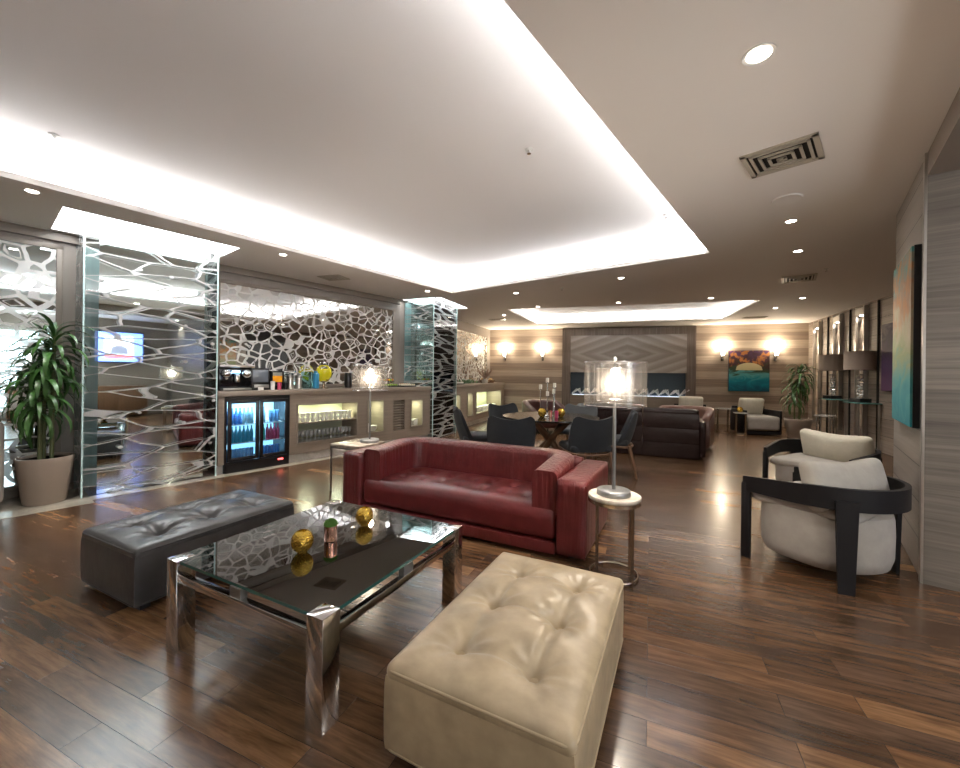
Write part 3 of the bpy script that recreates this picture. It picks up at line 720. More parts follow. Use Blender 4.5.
# far counter things
def bt2(x, y=.25): return onbar(x, y, ZT, bar2, RB)
m = MB()
for k in range(40):
    a = random.random()*6.28; rr = random.random()*.16; m.lathe([(0, 0), (.03, .01), (.02, .05), (0, .06)], (rr*cos(a)*1.8, rr*sin(a), random.random()*.06), 6)
o = m.build('herb_planter', M['leaf'], loc=bt2(1.6)); tag(o, 'low tray of dark green leaves on the far counter', 'plant')
food(.7, pl('white_plates', (.7, .7, .66), .4), 'white tray of plates on the far counter beside the glass column', rt=bar2, rz=RB, L=.6)
r = thing('bread_basket', 'basket of round bread rolls at the far end of the far counter', 'basket', bt2(3.1), RB)
m = MB(); m.lathe([(0, 0), (.2, 0), (.26, .08), (.24, .08), (.18, .02), (0, .02)], n=24); m.build('basket', M['walnut'], r)
m = MB()
for k in range(14):
    a = k*2.4; rr = .05+.012*k; m.lathe([(0, 0), (.045, .01), (.05, .035), (.03, .06), (0, .065)], (rr*cos(a), rr*sin(a), .03+.05*(k % 2)), 10)
m.build('bread_rolls', pl('bread', (.6, .42, .22), .7), r)
r = thing('dried_arrangement', 'tall copper dried stalk with spiky leaves at the end of the far counter', 'decoration', bt2(2.75, .2), RB)
m = MB(); m.tube([(0, 0, 0), (0, 0, 1.1)], [.03, .018], 10); m.build('stalk', M['bronze'], r)
m = MB()
for k in range(8):
    a = k*pi/4; m.tube([(0, 0, .12), (.16*cos(a), .16*sin(a), .3), (.24*cos(a), .24*sin(a), .42)], [.012, .03, .004], 6)
m.build('spiky_leaves', pl('dried_leaf', (.33, .22, .17), .6), r)
m = MB(); m.lathe([(0, 0), (.08, 0), (.1, .06), (.06, .13), (.05, .13), (0, .02)], n=18); m.build('vase', M['marblew'], r)

# ------------------------------------------------------------------ furniture near the camera
FY = radians(26.7); RF = -FY     # furniture: local +y -> direction 26.7 deg right of +Y
# coffee table
ct = thing('coffee_table', 'square glass coffee table with chrome legs', 'coffee table', (-.775, 2.113, 0), RF)
S = .51; lw = .084; zt = .42
for sx in (-1, 1):
    for sy in (-1, 1):
        m = MB(); m.box((sx*(S-lw/2), sy*(S-lw/2), zt/2), (lw, lw, zt), 0, .003); m.build('leg', M['chrome'], ct)
for sx in (-1, 1):
    m = MB(); m.box((sx*(S-.018), 0, .345), (.03, 2*S-2*lw, .036), 0, .002); m.build('rail', M['chrome'], ct)
    m = MB(); m.box((0, sx*(S-.018), .345), (2*S-2*lw, .03, .036), 0, .002); m.build('rail', M['chrome'], ct)
    for p_ in ((sx*(S-.02), 0), (0, sx*(S-.02))):
        m = MB(); m.box((p_[0], p_[1], .384), (.03 if p_[0] else .07, .07 if p_[0] else .03, .044)); m.build('glass_support', M['pewter'], ct)
g = S-.012
m = MB(); k = lw-.012
m.prism([(-g+k, -g), (g-k, -g), (g-k, -g+k), (g, -g+k), (g, g-k), (g-k, g-k), (g-k, g), (-g+k, g), (-g+k, g-k), (-g, g-k), (-g, -g+k), (-g+k, -g+k)], zt-.015, zt-.001)
top = m.build('glass_top', M['tabletop'], ct, ang=20)
top.data.materials.append(M['glassedge'])
for f in top.data.polygons:
    if abs(f.normal.z) < .5: f.material_index = 1

# gold globe candle holders, copper pot
def globe(x, y, z, lab, r=.043):
    g_ = thing('candle_holder', lab, 'candle holder', (x, y, z), 0)
    m = MB(); prof = [(.45*r, 0)] + [(r*sin(a), r*1.08-r*1.08*cos(a)) for a in [pi*(i/20) for i in range(4, 18)]] + [(.42*r, r*2.05)]
    m.lathe([(0, 0)]+prof, n=28, cap=False)
    bmesh.ops.solidify(m.bm, geom=list(m.bm.faces), thickness=.003)
    t = NT('gold_mosaic'); v = t.node('ShaderNodeTexVoronoi', {'Vector': t.coord(), 'Scale': 85}); t.p(col=(.82, .56, .10), metal=.9, rough=.18); t.bump(v.outputs['Distance'], .9, .004)
    m.build('gold_globe', t.m, g_); m = MB(); m.lathe([(0, .005), (.4*r, .005), (.4*r, r*.8), (0, r*.8)], n=16); m.build('candle', M['candle'], g_); return g_
globe(-.859, 1.965, .42, 'gold mosaic globe candle holder nearest the dark ottoman on the coffee table', .052)
globe(-.659, 2.325, .42, 'gold mosaic globe candle holder nearest the red sofa on the coffee table', .050)
r = thing('copper_planter', 'copper cylinder pot of green moss between the gold globes', 'plant pot', (-.775, 2.113, .42), 0)
m = MB(); m.lathe([(0, 0), (.030, 0), (.033, .003), (.033, .078), (.029, .078), (.028, .01), (0, .01)], n=28); m.build('copper_pot', M['copper'], r)
m = MB()
for k in range(260):
    a = random.random()*6.28; b = random.random()**.5*1.35; d = Vector((sin(b)*cos(a), sin(b)*sin(a), cos(b))); p = Vector((0, 0, .074))
    m.tube([p+d*.018, p+d*.040], [.002, .0008], 4)
m.lathe([(.028, .066), (.03, .082), (.02, .10), (0, .104)], n=16, cap=False); m.build('moss', M['moss'], r)

# ottomans
def ottoman(label, loc, rz, mat, seam, L=.97, W=.62, Hh=.335, nu=2, nv=4):
    r = thing('ottoman', label, 'ottoman', loc, rz); ft = .035; top = .056
    tufts = [((i+.5)/nu*W-W/2 if nu > 1 else 0, ((j+.5)/nv)*L-L/2) for i in range(nu) for j in range(nv)]
    tufts = [(x*.86, y*.9) for x, y in tufts]
    def fn(x, y, z, d):
        if z < top/2-.026-1e-6 and d.z <= 0.05: return Vector((0, 0, 0))
        f = max(0, 1-max(abs(x)/(W/2), abs(y)/(L/2))**6)
        h = .040*f*(1-(x/(W/2))**2*.6)*(1-(y/(L/2))**2*.6)
        for tx, ty in tufts:
            dx, dy = x-tx, y-ty; q = sqrt(dx*dx+dy*dy); th = atan2(dy, dx)
            h -= .030*exp(-(q/.030)) + .026*exp(-(q/.085)**2)
            h -= .0065*(abs(sin(th*4.5+tx*40+ty*17))-.5)*exp(-((q-.075)/.055)**2)*f
        for (x1, y1) in tufts:
            for (x2, y2) in tufts:
                if (x2-x1)+(y2-y1) <= 0 or (abs(x1-x2) > .01 and abs(y1-y2) > .01): continue
                dd = sqrt((x2-x1)**2+(y2-y1)**2)
                if dd > max(W/nu, L/nv)*1.05: continue
                tt = max(0, min(1, ((x-x1)*(x2-x1)+(y-y1)*(y2-y1))/dd**2)); qx, qy = x-(x1+tt*(x2-x1)), y-(y1+tt*(y2-y1)); q = sqrt(qx*qx+qy*qy)
                h -= .011*exp(-(q/.020)**2)*f
        return Vector((0, 0, h))
    m = MB(); m.soft((0, 0, Hh-top/2), (W, L, top), .026, (64, 96, 6), fn); m.build('tufted_top', mat, r, ang=80)
    def fb(x, y, z, d): return Vector((x*.01*cos(z*8), y*.01*cos(z*8), 0))
    m = MB(); m.soft((0, 0, (ft+Hh-.030)/2), (W-.002, L-.002, Hh-.030-ft), .016, (12, 18, 8), fb); m.build('upholstered_body', mat, r, ang=60)
    def loop(z, o): 
        R = .035; pts = []
        for cx, cy, a0 in ((W/2-R+o, L/2-R+o, 0), (-W/2+R-o, L/2-R+o, pi/2), (-W/2+R-o, -L/2+R-o, pi), (W/2-R+o, -L/2+R-o, 3*pi/2)):
            for i in range(6): a = a0+i/5*pi/2; pts.append((cx+R*cos(a), cy+R*sin(a), z))
        return pts
    m = MB(); m.tube(loop(Hh-.018, -.004), .0058, 8, True); m.build('top_piping', seam, r)
    m = MB(); m.tube(loop(ft+.012, -.003), .005, 8, True); m.build('bottom_piping', seam, r)
    for sx in (-1, 1):
        for sy in (-1, 1): m = MB(); m.box((sx*(W/2-.07), sy*(L/2-.07), ft/2), (.05, .05, ft)); m.build('foot', M['black'], r)
    for tx, ty in tufts:
        e = fn(tx, ty, top/2, Vector((0, 0, 1))).z
        m = MB(); m.lathe([(0, -.004), (.009, -.002), (.007, .004), (0, .006)], (tx, ty, Hh+e+.004), 12); m.build('tuft_button', seam, r)
    return r
ottoman('charcoal leather tufted ottoman left of the glass coffee table', (-1.872, 2.697, 0), RF, M['grey'], M['greyseam'], nv=3, W=.64, L=.98, Hh=.345)
ottoman('beige leather tufted ottoman in the foreground', (.20, 1.647, 0), RF, M['beige'], M['beigeseam'], nv=3, W=.645, L=.995, Hh=.325)

# red sofa ---------------------------------------------------------------
W_, D_ = 2.24, .94
fr_ = Vector((.73, 2.73)); wv_ = Vector((.893, -.449)); dv_ = Vector((.449, .893))
cs = fr_ - wv_*(W_/2) + dv_*(D_/2)
sf = thing('red_sofa', 'oxblood red leather sofa with tufted seat behind the coffee table', 'sofa', (cs.x, cs.y, 0), RF)
at = .215
for sx in (-1, 1):
    m = MB(); m.soft((sx*(W_/2-at/2), 0, .292), (at, D_, .535), .028, (8, 22, 12), lambda x, y, z, d: Vector((0, 0, -.012*(y/(D_/2))))); m.build('arm', M['red'], sf, ang=70)
    m = MB(); m.tube([(sx*(W_/2-.008), -D_/2+.012, .04), (sx*(W_/2-.008), -D_/2+.012, .54), (sx*(W_/2-.008), D_/2-.02, .53)], .005, 6); m.build('arm_piping', M['red'], sf)
m = MB(); m.soft((0, D_/2-.06, .30), (W_-2*at+.02, .12, .54), .03, (24, 4, 10)); m.build('back_shell', M['red'], sf, ang=70)
m = MB(); m.soft((0, -.02, .07), (W_-2*at, D_-.06, .085), .012, (24, 10, 4)); m.build('base', M['red'], sf, ang=70)
# inner wrap cushion (arms and back in one sweep)
xi = W_/2-at; yb = D_/2-.11; path = []
R = .20; T = .19
path.append((-xi+T/2, -D_/2+.05))
for i in range(12): path.append((-xi+T/2, -D_/2+.05+(yb-T/2-R+D_/2-.05)*(i+1)/12))
for i in range(1, 11): a = pi-i/10*pi/2; path.append((-xi+T/2+R+R*cos(a), yb-T/2-R+R*sin(a)))
Lx = (xi-T/2-R)*2
for i in range(1, 40): path.append((-xi+T/2+R+Lx*i/40, yb-T/2))
for i in range(0, 11): a = pi/2-i/10*pi/2; path.append((xi-T/2-R+R*cos(a), yb-T/2-R+R*sin(a)))
for i in range(1, 13): path.append((xi-T/2, yb-T/2-R-(yb-T/2-R+D_/2-.05)*i/12))
def rprof(hw, z0, z1, r, n=6):
    pts = []
    for cx, cz, a0 in ((hw-r, z1-r, 0), (-hw+r, z1-r, pi/2), (-hw+r, z0+r, pi), (hw-r, z0+r, 3*pi/2)):
        for i in range(n): a = a0+i/(n-1)*pi/2; pts.append((cx+r*cos(a), cz+r*sin(a)))
    return pts
m = MB(); m.sweep(path, rprof(T/2, .31, .635, .045))
random.seed(3)
for v in m.bm.verts:
    z = v.co.z
    if z > .34 and abs(v.co.x) < xi-.0:
        k = (.635-z)/.32; v.co.y += -.045*max(0, k)*max(0, min(1, (v.co.y+.1)*3)) + .006*sin(v.co.x*47+3*sin(v.co.x*13))*max(0, min(1, (v.co.y)*5))*(1-abs(k-.5))
    v.co.z -= .03*max(0, (-v.co.y)/.45)
m.build('wrap_cushion', M['red'], sf, ang=80)
SW, SD = 2*xi-.01, D_-.11-.02; SI = 2*(xi-T); tuf = [(-SI/2+SI*(i+.5)/7, .02-.20*j) for i in range(7) for j in range(2)]
def fs(x, y, z, d):
    if d.z <= .05 and z < .06: 
        return Vector((0, -.012 if y < -SD/2+.04 else 0, 0))
    f = max(0, 1-max(abs(x)/(SW/2), abs(y)/(SD/2))**8); h = .024*f
    for tx, ty in tuf:
        q = sqrt((x-tx)**2+(y-ty)**2); h -= (.012*exp(-(q/.024)**2)+.017*exp(-(q/.055)**2))*f
        for e_ in (-.115, 0, .115): h -= .006*f*exp(-((x-tx-e_*max(0, abs(y-ty))*5)/.014)**2)*exp(-((y-ty)/.11)**2)
    return Vector((0, 0, h))
m = MB(); m.soft((0, -D_/2+.035+SD/2, .2275), (SW, SD, .215), .04, (110, 44, 8), fs); m.build('tufted_seat', M['redseat'], sf, ang=80)
for sx in (-1, 1):
    for sy in (-1, 1): m = MB(); m.cyl((sx*(W_/2-.12), sy*(D_/2-.12), 0), .03, .03, 12); m.build('foot', M['black'], sf)

# tall drum table lamps ---------------------------------------------------
def drum_lamp(label, loc):
    r = thing('drum_lamp', label, 'lamp', loc, 0)
    m = MB(); m.lathe([(0, 0), (.105, 0), (.107, .004), (.105, .03), (.10, .034), (0, .036)], n=40); m.build('base', M['pewter'], r)
    m = MB(); m.lathe([(.012, .03), (.0105, .55), (.007, .66), (.007, .86), (0, .86)], n=16); m.build('pole', M['pewter'], r)
    z0, z1 = .585, .865
    t = NT('glass_rod_shade'); tc = t.node('ShaderNodeTexCoord'); sp = t.node('ShaderNodeSeparateXYZ', {0: tc.outputs['Object']})
    an = t.math('MULTIPLY', t.math('ARCTAN2', sp.outputs['Y'], sp.outputs['X']), 34.0/pi*2); fr2 = t.math('FRACT', an)
    rnd = t.node('ShaderNodeTexWhiteNoise', {'W': t.math('FLOOR', an)}, noise_dimensions='1D').outputs[0]
    tr = t.node('ShaderNodeBsdfTransparent', {'Color': (.95, .93, .9, 1)}); gg = t.node('ShaderNodeBsdfGlossy', {'Color': (.26, .25, .24, 1), 'Roughness': .25}); tl = t.node('ShaderNodeBsdfTranslucent', {'Color': (.75, .7, .65, 1)})
    a = t.node('ShaderNodeMixShader', {0: .05, 1: gg.outputs[0], 2: tl.outputs[0]})
    b = t.node('ShaderNodeMixShader', {0: t.math('ADD', .14, t.math('MULTIPLY', t.math('MULTIPLY', rnd, t.math('LESS_THAN', fr2, .72)), .5)), 1: tr.outputs[0], 2: a.outputs[0]})
    t.l.new(b.outputs[0], t.out.inputs[0])
    for R, za, zb, nm in ((.195, z0, z1, 'outer_shade'), (.118, z0+.03, z1-.04, 'inner_shade')):
        m = MB(); m.lathe([(R, za), (R, zb)], n=64, cap=False); sh = m.build(nm, t.m, r)
        m = MB(); m.tube([(R*cos(q*pi/24), R*sin(q*pi/24), za) for q in range(48)], .003, 6, True); m.build('lower_ring', M['chrome'], sh); m = MB(); m.tube([(R*cos(q*pi/24), R*sin(q*pi/24), zb) for q in range(48)], .003, 6, True)
        for q in range(3): m.tube([(0, 0, zb), (R*cos(q*2.094), R*sin(q*2.094), zb)], .002, 6)
        m.build('shade_ring', M['chrome'], sh)
    m = MB(); m.lathe([(0, .865), (.006, .87), (.012, .885), (.009, .90), (0, .905)], n=14); m.build('finial', M['chrome'], r)
    m = MB(); m.lathe([(0, .765), (.02, .775), (.028, .80), (.02, .825), (0, .835)], n=20); m.build('bulb', M['bulb'], r)
    ld = bpy.data.lights.new('lamp_light', 'POINT'); ld.energy = 12; ld.color = WARM; ld.shadow_soft_size = .05
    lo = bpy.data.objects.new('lamp_light', ld); COL.objects.link(lo); lo.parent = r; lo.location = (0, 0, .72)
    return r
# round side table
stb = thing('round_side_table', 'round stone topped side table with bronze legs beside the red sofa', 'side table', (.89, 2.635, 0), 0)
m = MB(); m.lathe([(0, .50), (.162, .50), (.166, .505), (.166, .52), (.163, .524), (0, .524)], n=48); m.build('stone_top', M['marble'], stb)
m = MB(); m.lathe([(.160, .478), (.166, .478), (.166, .50), (.160, .50)], n=48); m.build('top_band', M['bronze'], stb)
for k in range(4):
    a = k*pi/2+.5; x, y = .15*cos(a), .15*sin(a)
    m = MB(); m.box((x, y, .245), (.02, .008, .49), a); m.build('leg', M['bronze'], stb)
m = MB(); m.tube([(.15*cos(q*pi/20), .15*sin(q*pi/20), .012) for q in range(40)], .007, 6, True); m.build('base_ring', M['bronze'], stb)
drum_lamp('lit drum lamp on the round side table beside the red sofa', (.885, 2.635, .5245))
st2 = thing('square_side_table', 'square stone topped side table at the left end of the red sofa', 'side table', (-1.36, 4.52, 0), RF)
m = MB(); m.box((0, 0, .505), (.42, .42, .03), 0, .004); m.build('stone_top', M['marble'], st2)
m = MB()
for k in (-1, 1):
    m.box((k*.2, 0, .48), (.018, .418, .018)); m.box((0, k*.2, .48), (.418, .018, .018))
m.build('top_frame', M['pewter'], st2)
for sx in (-1, 1):
    for sy in (-1, 1): m = MB(); m.box((sx*.2, sy*.2, .24), (.016, .016, .48)); m.build('leg', M['pewter'], st2)
drum_lamp('lit drum lamp on the square side table in front of the bar', (-1.24, 4.55, .5205))

# plants ------------------------------------------------------------------
def plant(label, loc, potr, poth, canes, nleaf, ll, seed):
    random.seed(seed); r = thing('potted_plant', label, 'plant', loc, 0)
    m = MB(); m.lathe([(0, 0), (potr*.68, 0), (potr*.74, .02), (potr*.96, poth*.85), (potr, poth*.97), (potr*.99, poth), (potr*.92, poth), (potr*.9, poth-.03), (0, poth-.03)], n=40); m.build('pot', M['pot'], r)
    m = MB(); m.lathe([(0, poth-.028), (potr*.9, poth-.028)], n=30); m.build('soil', M['soil'], r)
    lf = MB()
    for (cx, cy, ch) in canes:
        m = MB(); m.tube([(cx, cy, poth-.05), (cx*1.1, cy*1.1, (poth+ch)/2), (cx*1.3, cy*1.3, ch)], [.017, .015, .012], 8); m.build('stem', M['stem'], r)
        for k in range(nleaf):
            t = k/nleaf; a = k*2.4+random.random()*.6; el = radians(75-95*(1-t)+random.uniform(-12, 12)); zb = ch-.38*(1-t)*min(1, (ch-poth)/.5)
            L = ll*random.uniform(.75, 1.15); wd = L*.052; pts = []; base = Vector((cx*1.3, cy*1.3, zb)); h = Vector((cos(a), sin(a), 0)); side = Vector((-sin(a), cos(a), 0))
            N = 7; prev = None; pos = base.copy(); e = el
            for i in range(N+1):
                s_ = i/N; wl = wd*(sin(pi*min(1, s_*.93+.07))**.7)
                cur = (lf.bm.verts.new(pos-side*wl), lf.bm.verts.new(pos+Vector((0, 0, -wl*.35))), lf.bm.verts.new(pos+side*wl))
                if prev: lf.bm.faces.new((prev[0], prev[1], cur[1], cur[0])); lf.bm.faces.new((prev[1], prev[2], cur[2], cur[1]))
                prev = cur; pos = pos + (h*cos(e)+Vector((0, 0, 1))*sin(e))*(L/N); e -= radians(random.uniform(14, 24))
    lf.build('leaves', M['leaf'], r, ang=80); return r
cp = (-4.24, 3.93)
plant('bushy dracaena in a taupe pot before the pale mirror at left', (cp[0], cp[1], 0), .205, .45, [(.04, .02, 1.66), (-.05, .03, 1.42), (.0, -.05, 1.22)], 52, .40, 4)
plant('potted dracaena at the far wall right of the blue painting', (6.93, 8.75, 0), .25, .42, [(.04, .02, 1.50), (-.05, .03, 1.12), (0, -.05, 1.42)], 44, .40, 8)

# dining group --------------------------------------------------------------
TCx, TCy = .96, 5.47
dt = thing('dining_table', 'round dark dining table on crossed walnut legs', 'table', (TCx, TCy, 0), .3)
m = MB(); m.lathe([(0, .715), (.60, .715), (.645, .728), (.65, .738), (.645, .745), (0, .745)], n=64); m.build('tabletop', M['darktable'], dt)
for k in range(4):
    a = k*pi/2+.4
    m = MB(); m.tube([(.34*cos(a+pi), .34*sin(a+pi), .72), (0.02*cos(a+pi/2), .02*sin(a+pi/2), .42), (.46*cos(a), .46*sin(a), .02)], [.035, .04, .028], 8); m.build('leg', M['walnut'], dt)
m = MB(); m.cyl((0, 0, .68), .2, .035, 24); m.build('top_plate', M['blackwood'], dt)
def dining_chair(label, mat, loc, rz):
    """faces local +y"""
    r = thing('dining_chair', label, 'chair', loc, rz, None)
    def fseat(x, y, z, d): return Vector((0, 0, .012*cos(x*5)-.02*(y)))
    m = MB(); m.soft((0, .03, .435), (.50, .48, .09), .035, (14, 14, 5), fseat); m.build('seat', mat, r, ang=80)
    # wing back: curved shell with raised shoulders
    m = MB(); nu, nv = 22, 12; th = .035; front = []; back = []
    for i in range(nu+1):
        u_ = -1+2*i/nu; cf = []; cb = []
        for j in range(nv+1):
            v_ = j/nv; topz = .795+.06*abs(u_)**1.7 - .05*max(0, abs(u_)-.86)/.14
            z = .41+(topz-.41)*v_; wd = .245*(1+.10*sin(v_*pi*.9)); x = u_*wd
            y = -.20-.10*v_ + .13*(abs(u_)**2.6)*(1-.55*v_)
            cf.append(m.bm.verts.new((x, y, z))); cb.append(m.bm.verts.new((x*1.04, y-th-.012*sin(v_*pi), z)))
        front.append(cf); back.append(cb)
    for i in range(nu):
        for j in range(nv):
            m.bm.faces.new((front[i][j], front[i+1][j], front[i+1][j+1], front[i][j+1])); m.bm.faces.new((back[i][j], back[i][j+1], back[i+1][j+1], back[i+1][j]))
        m.bm.faces.new((front[i][nv], front[i+1][nv], back[i+1][nv], back[i][nv])); m.bm.faces.new((front[i][0], back[i][0], back[i+1][0], front[i+1][0]))
    for j in range(nv):
        m.bm.faces.new((front[0][j], front[0][j+1], back[0][j+1], back[0][j])); m.bm.faces.new((front[nu][j], back[nu][j], back[nu][j+1], front[nu][j+1]))
    m.build('backrest', mat, r, ang=60)
    m = MB(); pts = [(-.25, .22, .40), (-.265, 0, .395), (-.25, -.17, .39), (-.15, -.25, .385), (0, -.27, .383), (.15, -.25, .385), (.25, -.17, .39), (.265, 0, .395), (.25, .22, .40)]; m.tube(pts, .014, 8); m.build('seat_frame', M['walnut'], r)
    for sx in (-1, 1):
        m = MB(); m.tube([(sx*.23, .22, .42), (sx*.26, .26, 0)], [.018, .011], 8); m.build('leg', M['walnut'], r)
        m = MB(); m.tube([(sx*.21, -.22, .40), (sx*.25, -.32, 0)], [.018, .011], 8); m.build('leg', M['walnut'], r)
    return r
chairs = [((.385, 4.80, -6), 'charcoal dining chair with its back to the red sofa, left of two', 'chairfab'),
          ((1.29, 4.88, 8), 'charcoal dining chair behind the lit drum lamp pole at the table', 'chairfab'),
          ((-.03, 5.55, -82), 'charcoal dining chair at the left side of the round table', 'chairfab'),
          ((.50, 6.30, None), 'charcoal dining chair on the far left side of the round table', 'chairfab'),
          ((1.50, 6.30, None), 'grey fabric dining chair on the far right side of the table', 'chairfab2'),
          ((1.78, 5.42, 70), 'charcoal dining chair at the right side of the round table', 'chairfab')]
for (x, y, q), lab, mt in chairs:
    rz = atan2(TCy-y, TCx-x)-pi/2 if q is None else radians(q); o = dining_chair(lab, M[mt], (x, y, 0), rz); o['group'] = 'chairs around the round dining table'
r = thing('candelabra', 'silver candelabra with five white candles on the round table', 'candelabra', (TCx-.02, TCy, .745), .4)
m = MB(); m.lathe([(0, 0), (.07, 0), (.07, .008), (.015, .02), (.01, .05)], n=24)
m.build('foot', M['chrome'], r)
for k, (x, y, h) in enumerate(((-.12, .02, .36), (-.06, -.06, .27), (.0, .04, .45), (.05, -.04, .30), (.11, .03, .38))):
    m = MB(); m.tube([(0, 0, .03), (x*.9, y*.9, .06), (x, y, .1), (x, y, h)], .006, 8); m.lathe([(.0, h), (.03, h), (.032, h+.006), (0, h+.008)], (x, y, 0), 16); m.build('arm', M['chrome'], r)
    m = MB(); m.lathe([(0, 0), (.022, 0), (.022, .06), (0, .062)], (x, y, h+.008), 16); m.build('candle', M['candle'], r)
for x, y, lab in ((-.13, -.13, 'gold globe candle holder left of the candelabra on the dining table'), (.13, -.10, 'gold globe candle holder right of the candelabra on the dining table')):
    globe(TCx+x, TCy+y, .745, lab, .055)
for i, (x, y, mt, lab) in enumerate(((-.03, -.19, 'copper', 'small copper tealight cup in front of the candelabra'), (.05, -.2, 'redb', 'small red tealight cup in front of the candelabra'))):
    m = MB(); m.lathe([(0, 0), (.022, 0), (.025, .09), (.021, .09), (.02, .01), (0, .01)], n=16); tag(m.build('tealight_cup', M[mt], loc=(TCx+x, TCy+y, .745)), lab, 'cup')

# dark leather sofa seen from behind ---------------------------------------
RBf = -radians(23.5)
o0 = Vector((3.43, 6.25)); wl = Vector((-cos(radians(23.5)), sin(radians(23.5)))); dl = Vector((sin(radians(23.5)), cos(radians(23.5))))
cc_ = o0+wl*.83+dl*.42
ds = thing('dark_sofa', 'dark brown leather modular sofa seen from behind beside the dining table', 'sofa', (cc_.x, cc_.y, 0), RBf)
for k in (-1, 1):
    for j in range(3):
        m = MB(); m.soft((k*.415, -.37, .13+.235*j+.0), (.82, .10, .232), .012, (12, 4, 4)); m.build('back_panel', M['darkleather'], ds, ang=70)
    m = MB(); m.soft((k*.415, -.30, .735), (.81, .22, .10), .035, (14, 8, 4)); m.build('back_cushion', M['darkleather'], ds, ang=80)
    m = MB(); m.soft((k*.415, .06, .31), (.80, .72, .22), .04, (14, 12, 5)); m.build('seat_cushion', M['darkleather'], ds, ang=80)
    m = MB(); m.soft((k*.87, .0, .32), (.10, .82, .56), .03, (4, 12, 8)); m.build('arm', M['darkleather'], ds, ang=70)
m = MB(); m.box((0, 0, .1), (1.62, .74, .16)); m.build('sofa_base', M['darkleather'], ds)
def tub_chair(label, loc, rz, mat, w_=.82, hh=.74):
    r = thing('tub_armchair', label, 'armchair', loc, rz); path = [(-w_/2, .32)]
    for i in range(0, 17): a = pi+i/16*pi; path.append((w_/2*cos(a), -.05+.34*sin(a)))
    path.append((w_/2, .32))
    m = MB(); m.sweep(path, rprof(.07, .06, hh, .06)); 
    for v in m.bm.verts: v.co.z *= (1-.22*max(0, min(1, (v.co.y+.1)/.4)))
    m.build('tub_back', mat, r, ang=80)
    m = MB(); m.soft((0, .03, .27), (w_-.14, .62, .30), .06, (14, 12, 6)); m.build('seat', mat, r, ang=80)
    for sx in (-1, 1):
        for sy in (-.26, .26): m = MB(); m.cyl((sx*.28, sy, 0), .02, .13, 10); m.build('foot', M['black'], r)
    return r
tub_chair('brown leather tub armchair just beyond the dark modular sofa', (3.85, 7.55, 0), radians(140), M['brownleather'])
tub_chair('oxblood tub armchair in front of the far wall behind the candelabra', (1.45, 9.2, 0), radians(-160), M['darkbrown'], .8, .72)
tub_chair('grey fabric tub armchair far behind the dining table', (2.55, 8.35, 0), radians(200), M['chairfab2'], .9, .72)

# barrel armchairs with black wood rails ------------------------------------
def barrel_chair(label, loc, rz, pil='cushion2', pillow=True):
    """faces local +y"""
    r = thing('barrel_armchair', label, 'armchair', loc, rz); a_, b_ = .40, .38
    def arc(rx, ry, n=28, y0=.0, yf=.36): 
        P = [(-rx*.86, yf)]+[(rx*cos(pi+i/n*pi), y0+ry*sin(pi+i/n*pi)) for i in range(n+1)]+[(rx*.86, yf)]; return P
    m = MB(); m.sweep(arc(a_, b_), [(.014, .50), (.014, .635), (-.014, .635), (-.014, .50)])
    for v in m.bm.verts:
        k = max(0, min(1, (v.co.y+.1)/.45)); v.co.z -= .05*k
        if v.co.z < .52: v.co.z += .03*k
    m.build('curved_rail', M['blackwood'], r, ang=40)
    for a in (pi*1.20, pi*1.80):
        x, y = a_*1.03*cos(a), b_*1.03*sin(a); m = MB(); ang = atan2(b_*cos(a), -a_*sin(a))
        t = bmesh.new()
        m.prism([(x+.055*cos(ang)*s_+.014*sin(ang)*q_, y+.055*sin(ang)*s_-.014*cos(ang)*q_) for s_, q_ in ((-1, -1), (1, -1), (1, 1), (-1, 1))], 0, .56)
        for v in m.bm.verts:
            if v.co.z < .1: v.co.x = x+(v.co.x-x)*.72; v.co.y = y+(v.co.y-y)*.72
        m.build('leg', M['blackwood'], r)
    for sx in (-1, 1): m = MB(); m.box((sx*a_*.87, .34, .27), (.028, .06, .54), 0, .003); m.build('leg', M['blackwood'], r)
    # upholstered drum under the rail
    m = MB(); n = 36; rings = []
    for (k, z) in ((.80, .085), (.88, .10), (.93, .16), (.94, .30), (.93, .40), (.91, .435), (.7, .445)):
        ring = []
        for i in range(n):
            th = 2*pi*i/n; cx, cy = cos(th), sin(th); p = 3.2
            sc = (abs(cx)**p+abs(cy)**p)**(-1/p) if cy > 0 else 1
            ring.append(m.bm.verts.new(((a_-.03)*k*cx*sc, (.36 if cy > 0 else b_-.03)*k*cy*sc, z)))
        rings.append(ring)
    for q, w2 in zip(rings, rings[1:]):
        for i in range(n): m.bm.faces.new((q[i], q[(i+1) % n], w2[(i+1) % n], w2[i]))
    m.bm.faces.new(rings[-1]); m.bm.faces.new(list(reversed(rings[0]))); m.build('seat_body', M['suede'], r, ang=60)
    m = MB(); m.soft((0, .03, .455), (.66, .60, .08), .035, (14, 12, 4)); m.build('seat_cushion', M['suede'], r, ang=80)
    if pillow:
        def fp_(x, y, z, d):
            return Vector((-x*.10*(1-(abs(z)/.17)**2)*0, (.05 if y > 0 else -.05)*(1-(x/.31)**2)*(1-(z/.17)**2), -.012*cos(x*9)))
        t = MB(); t.soft((0, 0, 0), (.64, .10, .32), .045, (22, 4, 14), fp_); o = t.build('back_pillow', M[pil], r, ang=80)
        o.location = (-.06, -.12, .60); o.rotation_euler = (radians(-14), 0, radians(-14))
    return r
barrel_chair('cream suede barrel armchair with black rail, back to the camera', (2.41, 2.775, 0), radians(27))
barrel_chair('cream barrel armchair turned sideways behind the nearer one, before the right wall', (3.42, 4.0, 0), radians(118), 'cushion')
